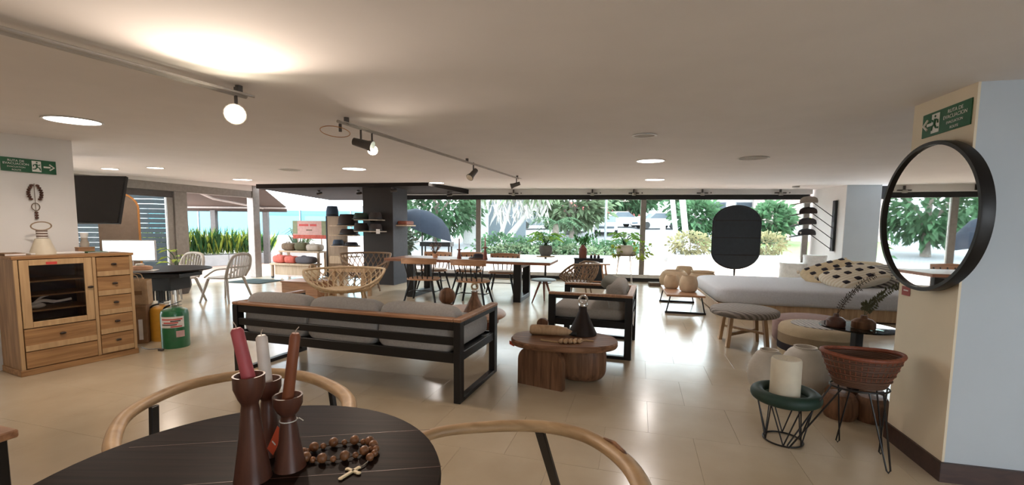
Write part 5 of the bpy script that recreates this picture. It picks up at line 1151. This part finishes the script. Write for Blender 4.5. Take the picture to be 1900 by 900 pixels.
t = T('desk_cable', 'grey cable with plug on the floor beside the cabinet', 'cable', (-4.12, 5.02, 0), 0); MB().tube(spline([(-.25, .1, .006), (-.1, .02, .006), (0, .05, .006), (.06, -.02, .006)], 6), .006, 6).build('cord', 'alu', t); MB().box(.05, .10, -.04, 0, 0, .025, .004).build('plug', 'alud', t)
tag(MB().prism([(-7.35, 11.2), (-6.30, 10.95), (-6.10, 11.75), (-7.05, 12.0)], .001, .014).build('door_mat', 'mat'), 'dark green door mat at the open terrace doorway', 'mat')

# ================================================================== DISPLAY STANDS
t = T('step_display', 'stepped wooden display table with cloth bags near the doorway', 'display', (-6.75, 12.25, 0), ROOM)
MB().box(0, 1.35, 0, .45, .37, .42, .005).build('lower_shelf', 'shelfw', t); MB().box(-.10, 1.25, .45, .85, .70, .75, .005).build('upper_shelf', 'shelfw', t)
for x_, y_, h in ((.05, .05, .37), (1.30, .05, .37), (-.05, .80, .70), (1.20, .80, .70), (-.05, .50, .70), (1.20, .50, .70)): MB().box(x_ - .03, x_ + .03, y_ - .03, y_ + .03, .06, h, .003).build('leg', 'shelfd', t)
for x_ in (.05, 1.30): MB().cyl((x_, .03, .035), (x_, .07, .035), .035).build('castor', 'black', t)
for x_ in (-.05, 1.20): MB().cyl((x_, .78, .035), (x_, .82, .035), .035).build('castor', 'black', t)
MB().box(.12, 1.22, .06, .40, .10, .37, .004).build('front_panel', 'shelfw', t)
SM = Matrix.Translation((-6.75, 12.25, 0)) @ Matrix.Rotation(rad(ROOM), 4, 'Z')
def bag(label, x, y, z, sx, sy, sz, m1):
    p = SM @ Vector((x, y, z)); t = T('cloth_bag', label, 'bag', p, ROOM + random.uniform(-10, 10), 'cloth bags on the stepped display'); MB().blob((0, 0, sz), (sx * 1.1, sy, sz), .5, .55, 24, 10).build('body', m1, t, 2); MB().tube(spline([(-sx * .5, -sy * .4, sz * 1.6), (-sx * .2, -sy * .5, sz * 2.15), (sx * .2, -sy * .5, sz * 2.15), (sx * .5, -sy * .4, sz * 1.6)], 5), .012, 6).build('handle', m1, t)
bag('coral red bag at the left of the lower display shelf', .20, .22, .42, .20, .14, .11, 'redcloth'); bag('coral red bag in the middle of the lower display shelf', .56, .22, .42, .17, .14, .10, 'redcloth'); bag('slate grey bag at the right of the lower display shelf', 1.02, .22, .42, .28, .15, .10, 'bagnavy')
bag('brown bag at the left of the upper display shelf', .14, .65, .75, .22, .15, .11, 'bagbrown'); bag('dark olive bag in the middle of the upper display shelf', .56, .65, .75, .18, .15, .12, 'olive'); bag('pale stone bag at the right of the upper display shelf', .98, .65, .75, .22, .15, .10, 'baggrey')
t = T('poster_board', 'pink and green poster board with red printed lines above the bags', 'poster', SM @ Vector((.66, .835, .75)), ROOM); MB().box(-.56, .56, -.01, .01, .34, .86, .003).build('board', mat('poster_pink', (.60, .36, .32), .7), t)
for x_ in (-.4, .4): MB().box(x_ - .015, x_ + .015, -.01, .01, 0, .34, .002).build('foot', 'shelfd', t)
MB().box(-.56, -.40, -.0125, -.01, .48, .86, 0).build('green_panel', mat('poster_green', (.24, .27, .15), .7), t); MB().box(.42, .56, -.0125, -.01, .42, .86, 0).build('green_panel', mat('poster_green', (.24, .27, .15), .7), t); MB().box(-.56, .56, -.0130, -.01, .34, .45, 0).build('red_strip', 'redcloth', t)
MB().box(-.34, -.02, -.0125, -.01, .705, .765, 0).build('print_line', 'redprint', t); MB().box(.03, .25, -.0125, -.01, .705, .765, 0).build('print_line', 'redprint', t); MB().box(-.10, .10, -.0125, -.01, .575, .605, 0).build('print_line', 'bagbrown', t)
# shelf unit with hats
t = T('hat_shelf', 'pale upright board with small hat shelves before the terrace', 'shelf', (-5.22, 12.5, 0), ROOM); MB().box(0, .62, .0, .05, .03, 1.74, .004).build('back_board', 'shelfd', t); MB().box(-.04, 0, -.01, .06, 0, 1.74, .004).build('edge_post', 'black', t); MB().box(-.05, .67, -.2, .2, 0, .03, .004).build('base', 'shelfd', t)
for z_ in (.62, .90, 1.20, 1.46): MB().box(.28, 1.05, -.30, 0, z_, z_ + .03, .003).build('shelf', 'shelfw', t)
MB().box(.28, .66, -.32, -.29, .44, .62, .003).build('drawer_front', 'shelfw', t)
HM = Matrix.Translation((-5.22, 12.5, 0)) @ Matrix.Rotation(rad(ROOM), 4, 'Z')
def hat(label, p, m1, R=.15, h=.13, brim=1.35, rz=0):
    t = T('felt_hat', label, 'hat', p, rz, 'hats on the display shelves'); MB().lathe([(0, .004), (R * brim, 0), (R * brim, .01), (R * 1.02, .02), (R * .98, h * .6), (R * .8, h), (R * .3, h * 1.02), (0, h * .92)], 28, sx=1.1).build('felt', m1, t, True); MB().lathe([(R * 1.025, .02), (R * 1.03, .022), (R * 1.015, .05), (R, .05)], 28, sx=1.1).build('band', 'blackmat', t)
hat('big dark brown hat on the top shelf of the upright board', HM @ Vector((.78, -.15, 1.49)), 'hat1', .24, .30, 1.15); hat('black bag-like hat on the second shelf of the upright board', HM @ Vector((.80, -.15, 1.23)), 'hat1', .22, .16, 1.2); hat('small navy hat on the third shelf of the upright board', HM @ Vector((.45, -.15, .93)), 'hat2', .13, .16, 1.3); hat('flat black hat on the third shelf, right of the navy hat', HM @ Vector((.86, -.15, .93)), 'tuft', .16, .10, 1.3); hat('navy felt hat standing on top of the upright board', HM @ Vector((.16, .025, 1.74)), 'hat2', .15, .28, 1.05)
# shelves on the dark column
cm = Matrix.Translation((-3.77, 11.20, 0)) @ Matrix.Rotation(rad(ROOM), 4, 'Z')
for k, (z_, wd) in enumerate(((1.62, .62), (1.34, .66))):
    t = T('column_shelf', ('upper', 'lower')[k] + ' thin pale shelf on the dark column', 'shelf', cm @ Vector((0, 0, z_)), ROOM, 'shelves on the dark column'); MB().box(.0, wd, -.40, 0, -.012, .012, .002).build('board', 'baggrey', t); MB().box(wd * .5, wd * .5 + .02, -.2, 0, -.05, -.012, .002).build('bracket', 'black', t)
    if k == 1: MB().box(wd - .05, wd + .05, -.41, -.402, -.05, .06, .001).build('price_card', 'label', t)
hat('green felt hat on the upper shelf of the dark column', cm @ Vector((.10, -.24, 1.633)), 'hat3', .16, .16, 1.25); hat('dark brown hat on the upper shelf of the dark column', cm @ Vector((.50, -.24, 1.633)), 'hat1', .14, .17, 1.1); hat('dark hat at the left of the lower column shelf', cm @ Vector((.10, -.24, 1.353)), 'hat1', .16, .19, 1.15); hat('dark hat at the right of the lower column shelf', cm @ Vector((.50, -.24, 1.353)), 'hat1', .14, .17, 1.1)
p = cm @ Vector((.845, .12, 1.50)); t = T('column_ledge', 'short ledge with a red folded cloth on the slate side of the column', 'shelf', p, ROOM); MB().box(0, .30, 0, .5, -.02, .01, .003).build('board', 'shelfw', t); MB().box(.02, .27, .04, .46, .01, .11, .02).build('folded_cloth', 'wickrim', t)

# ================================================================== CEILING FIXTURES
def downlight(label, x, y, R=.14, power=DOWN_W, col=NEUTRAL, lit=True):
    t = T('ceiling_downlight', label, 'downlight', (x, y, CZ(y) - .001), 0, 'round ceiling downlights'); t.rotation_euler = (rad(1.66), 0, 0)
    MB().lathe([(R, 0), (R + .012, -.004), (R + .010, -.010), (R - .006, -.008), (R - .008, 0)], 40).build('trim_ring', 'white', t, True); MB().lathe([(0, -.003), (R - .008, -.003), (R - .008, -.001), (0, -.001)], 40).build('diffuser', 'lamp' if lit else 'lampoff', t)
    if lit and power: lamp(t, 'SPOT', power, col, (0, 0, -.02), .10, 165, .7)
    return t
for x, y, R, cl, lb in ((-3.66, 3.76, .18, WARM, 'large lit downlight above the left wall sign'), (-7.13, 7.93, .12, WARM, 'lit downlight near the television, left one'), (-6.11, 7.66, .12, WARM, 'lit downlight near the television, right one'), (-6.14, 10.16, .19, WARM, 'lit downlight before the terrace doorway'),
                   (-2.65, 7.49, .19, NEUTRAL, 'lit downlight above the light rattan chair'), (-1.80, 10.55, .18, NEUTRAL, 'lit downlight at the edge of the dark soffit'), (1.84, 6.02, .18, NEUTRAL, 'larger lit downlight above the armchair'), (2.85, 9.0, .19, NEUTRAL, 'smaller lit downlight toward the window')):
    downlight(lb, x, y, R, DOWN_W, cl)
for x, y, R, lb in ((-3.87, 7.79, .18, 'unlit grey ceiling disc between the left downlights'), (3.01, 5.64, .17, 'unlit grey ceiling speaker disc near the round mirror'), (1.21, 4.17, .10, 'faint round ceiling cover above the armchair')): downlight(lb, x, y, R, 0, WARM, False)
# unseen downlights added behind the camera to light the near room
for x, y, lb in ((-4.2, .4, 'beside the left wall'), (-1.5, -1.2, 'in the middle'), (1.2, -1.0, 'nearest the right wall'), (-3.4, -2.2, 'near the back wall')): downlight('added unseen downlight behind the photographer ' + lb, x, y, .18, DOWN_W * .28, WARM)
# track lights
def head(t, p, aim, lit=False, power=0, col=NEUTRAL, s_=1.0, m='alud'):
    p = Vector(p); aim = Vector(aim).normalized(); h = MB().tube([p - aim * .06 * s_, p + aim * .05 * s_, p + aim * .09 * s_], [.028 * s_, .034 * s_, .045 * s_], 16).build('lamp_head', m, t, True)
    q = p + aim * .0905 * s_; f = MB(); f.tube([q, q + aim * .004], .04 * s_, 16); f.build('lamp_face', 'hotlamp' if lit else 'chrome', h)
    MB().tube([p, p + Vector((0, 0, .07 * s_)), p + Vector((0, 0, .12 * s_))], .008 * s_, 6).build('yoke', m, t)
    if power: lamp(h, 'SPOT', power, col, q + aim * .02, .04, 130, .8, aim)
def track(label, p0, p1, heads, r=.012):
    p0 = Vector((*p0, CZ(p0[1]) - .05)); p1 = Vector((*p1, CZ(p1[1]) - .05)); t = T('track_light', label, 'track light', p0, 0); d = p1 - p0
    MB().tube([(0, 0, 0), d], r, 8).build('rail', 'lampoff', t); MB().tube([(.05, 0, -.002), d + Vector((.05, 0, -.002))], r * .5, 6).build('rail_wire', 'lampoff', t)
    for q in (.02, .5, .98): MB().cyl(d * q, d * q + Vector((0, 0, .05)), .02).build('mount', 'alud', t)
    for q, aim, lit, pw, s_ in heads: head(t, d * q + Vector((0, 0, -.12)), aim, lit, pw, WARM, s_)
    return t
track('ceiling track with one glaring warm spot in the upper left', (-2.45, .75), (-1.62, 2.75), [(.97, (.45, -.85, -.20), True, SPOT_W, 1.3)], .016)
track('ceiling track with three spot heads running toward the window', (-1.34, 3.45), (.11, 8.55), [(.055, (.9, -.1, -.25), False, 0, 1.1), (.085, (.3, -.8, -.5), True, 25, 1.0), (.545, (-.4, -.6, -.6), False, 0, 1.2), (.97, (-.9, .1, -.3), False, 0, 1.2)])
t = T('wire_loop', 'thin wire loop hanging from the near end of the ceiling track', 'wire', (-1.36, 3.55, CZ(3.55) - .11), 0); MB().tube([(math.cos(a) * .11 - .04, math.sin(a) * .11, -.02 * math.sin(a)) for a in [2 * PI * k / 24 for k in range(24)]], .003, 5, True).build('loop', 'copper', t); MB().cyl((0, 0, 0), (0, 0, .06), .012).build('clip', 'alud', t)
for x, lb in ((.02, 'small spot lamp on the window header, leftmost of the row'), (2.20, 'small spot lamp on the window header above the red bottle vase'), (3.30, 'small spot lamp on the window header by the middle post'), (5.05, 'small spot lamp on the window header left of the dark oval panel'), (6.95, 'small spot lamp on the window header beside the caps')):
    y = WY(x) - .19; t = T('window_spot', lb, 'spot lamp', (x, y, 2.43), WA, 'small spot lamps along the window header'); MB().box(-.14, .14, -.02, .02, -.005, .03, .004).build('bracket', 'alud', t); MB().box(-.02, .02, -.02, .03, .03, .12, .003).build('arm', 'alud', t); MB().lathe([(0, 0), (.05, 0), (.06, .03), (.04, .07), (0, .07)], 14, (0, -.03, -.05)).build('head', 'lampoff', t, True); MB().blob((.22, 0, .02), (.018, .018, .018), nu=8, nv=6).build('counterweight', 'alud', t)
for x, y, lb in ((-5.3, 12.2, 'dark soffit spot lamp, leftmost'), (-4.15, 12.0, 'dark soffit spot lamp left of the dark column'), (-2.95, 10.98, 'dark soffit spot lamp on the dark column front'), (-1.75, 12.2, 'dark soffit spot lamp at the window end')):
    t = T('soffit_spot', lb, 'spot lamp', (x, y, 2.43), 20, 'spot lamps under the dark soffit'); MB().cyl((0, 0, 0), (0, 0, -.04), .04).build('base', 'alud', t); MB().tube([(0, 0, -.04), (.02, 0, -.08)], .01, 6).build('arm', 'alud', t); MB().tube([(-.05, 0, -.10), (.09, 0, -.07)], [.03, .04], 12).build('head', 'alud', t, True); MB().tube([(.09, 0, -.07), (.096, 0, -.069)], .034, 12).build('face', 'chrome', t)
t = T('smoke_detector', 'white smoke detector on the ceiling near the caps', 'detector', (6.55, 10.35, CZ(10.35) - .001), 0); MB().lathe([(0, -.06), (.05, -.055), (.07, -.03), (.08, 0), (0, 0)], 24).build('body', 'white', t, True); MB().lathe([(.071, -.032), (.074, -.028), (.077, -.020), (.071, -.020)], 24).build('vent', 'alud', t)
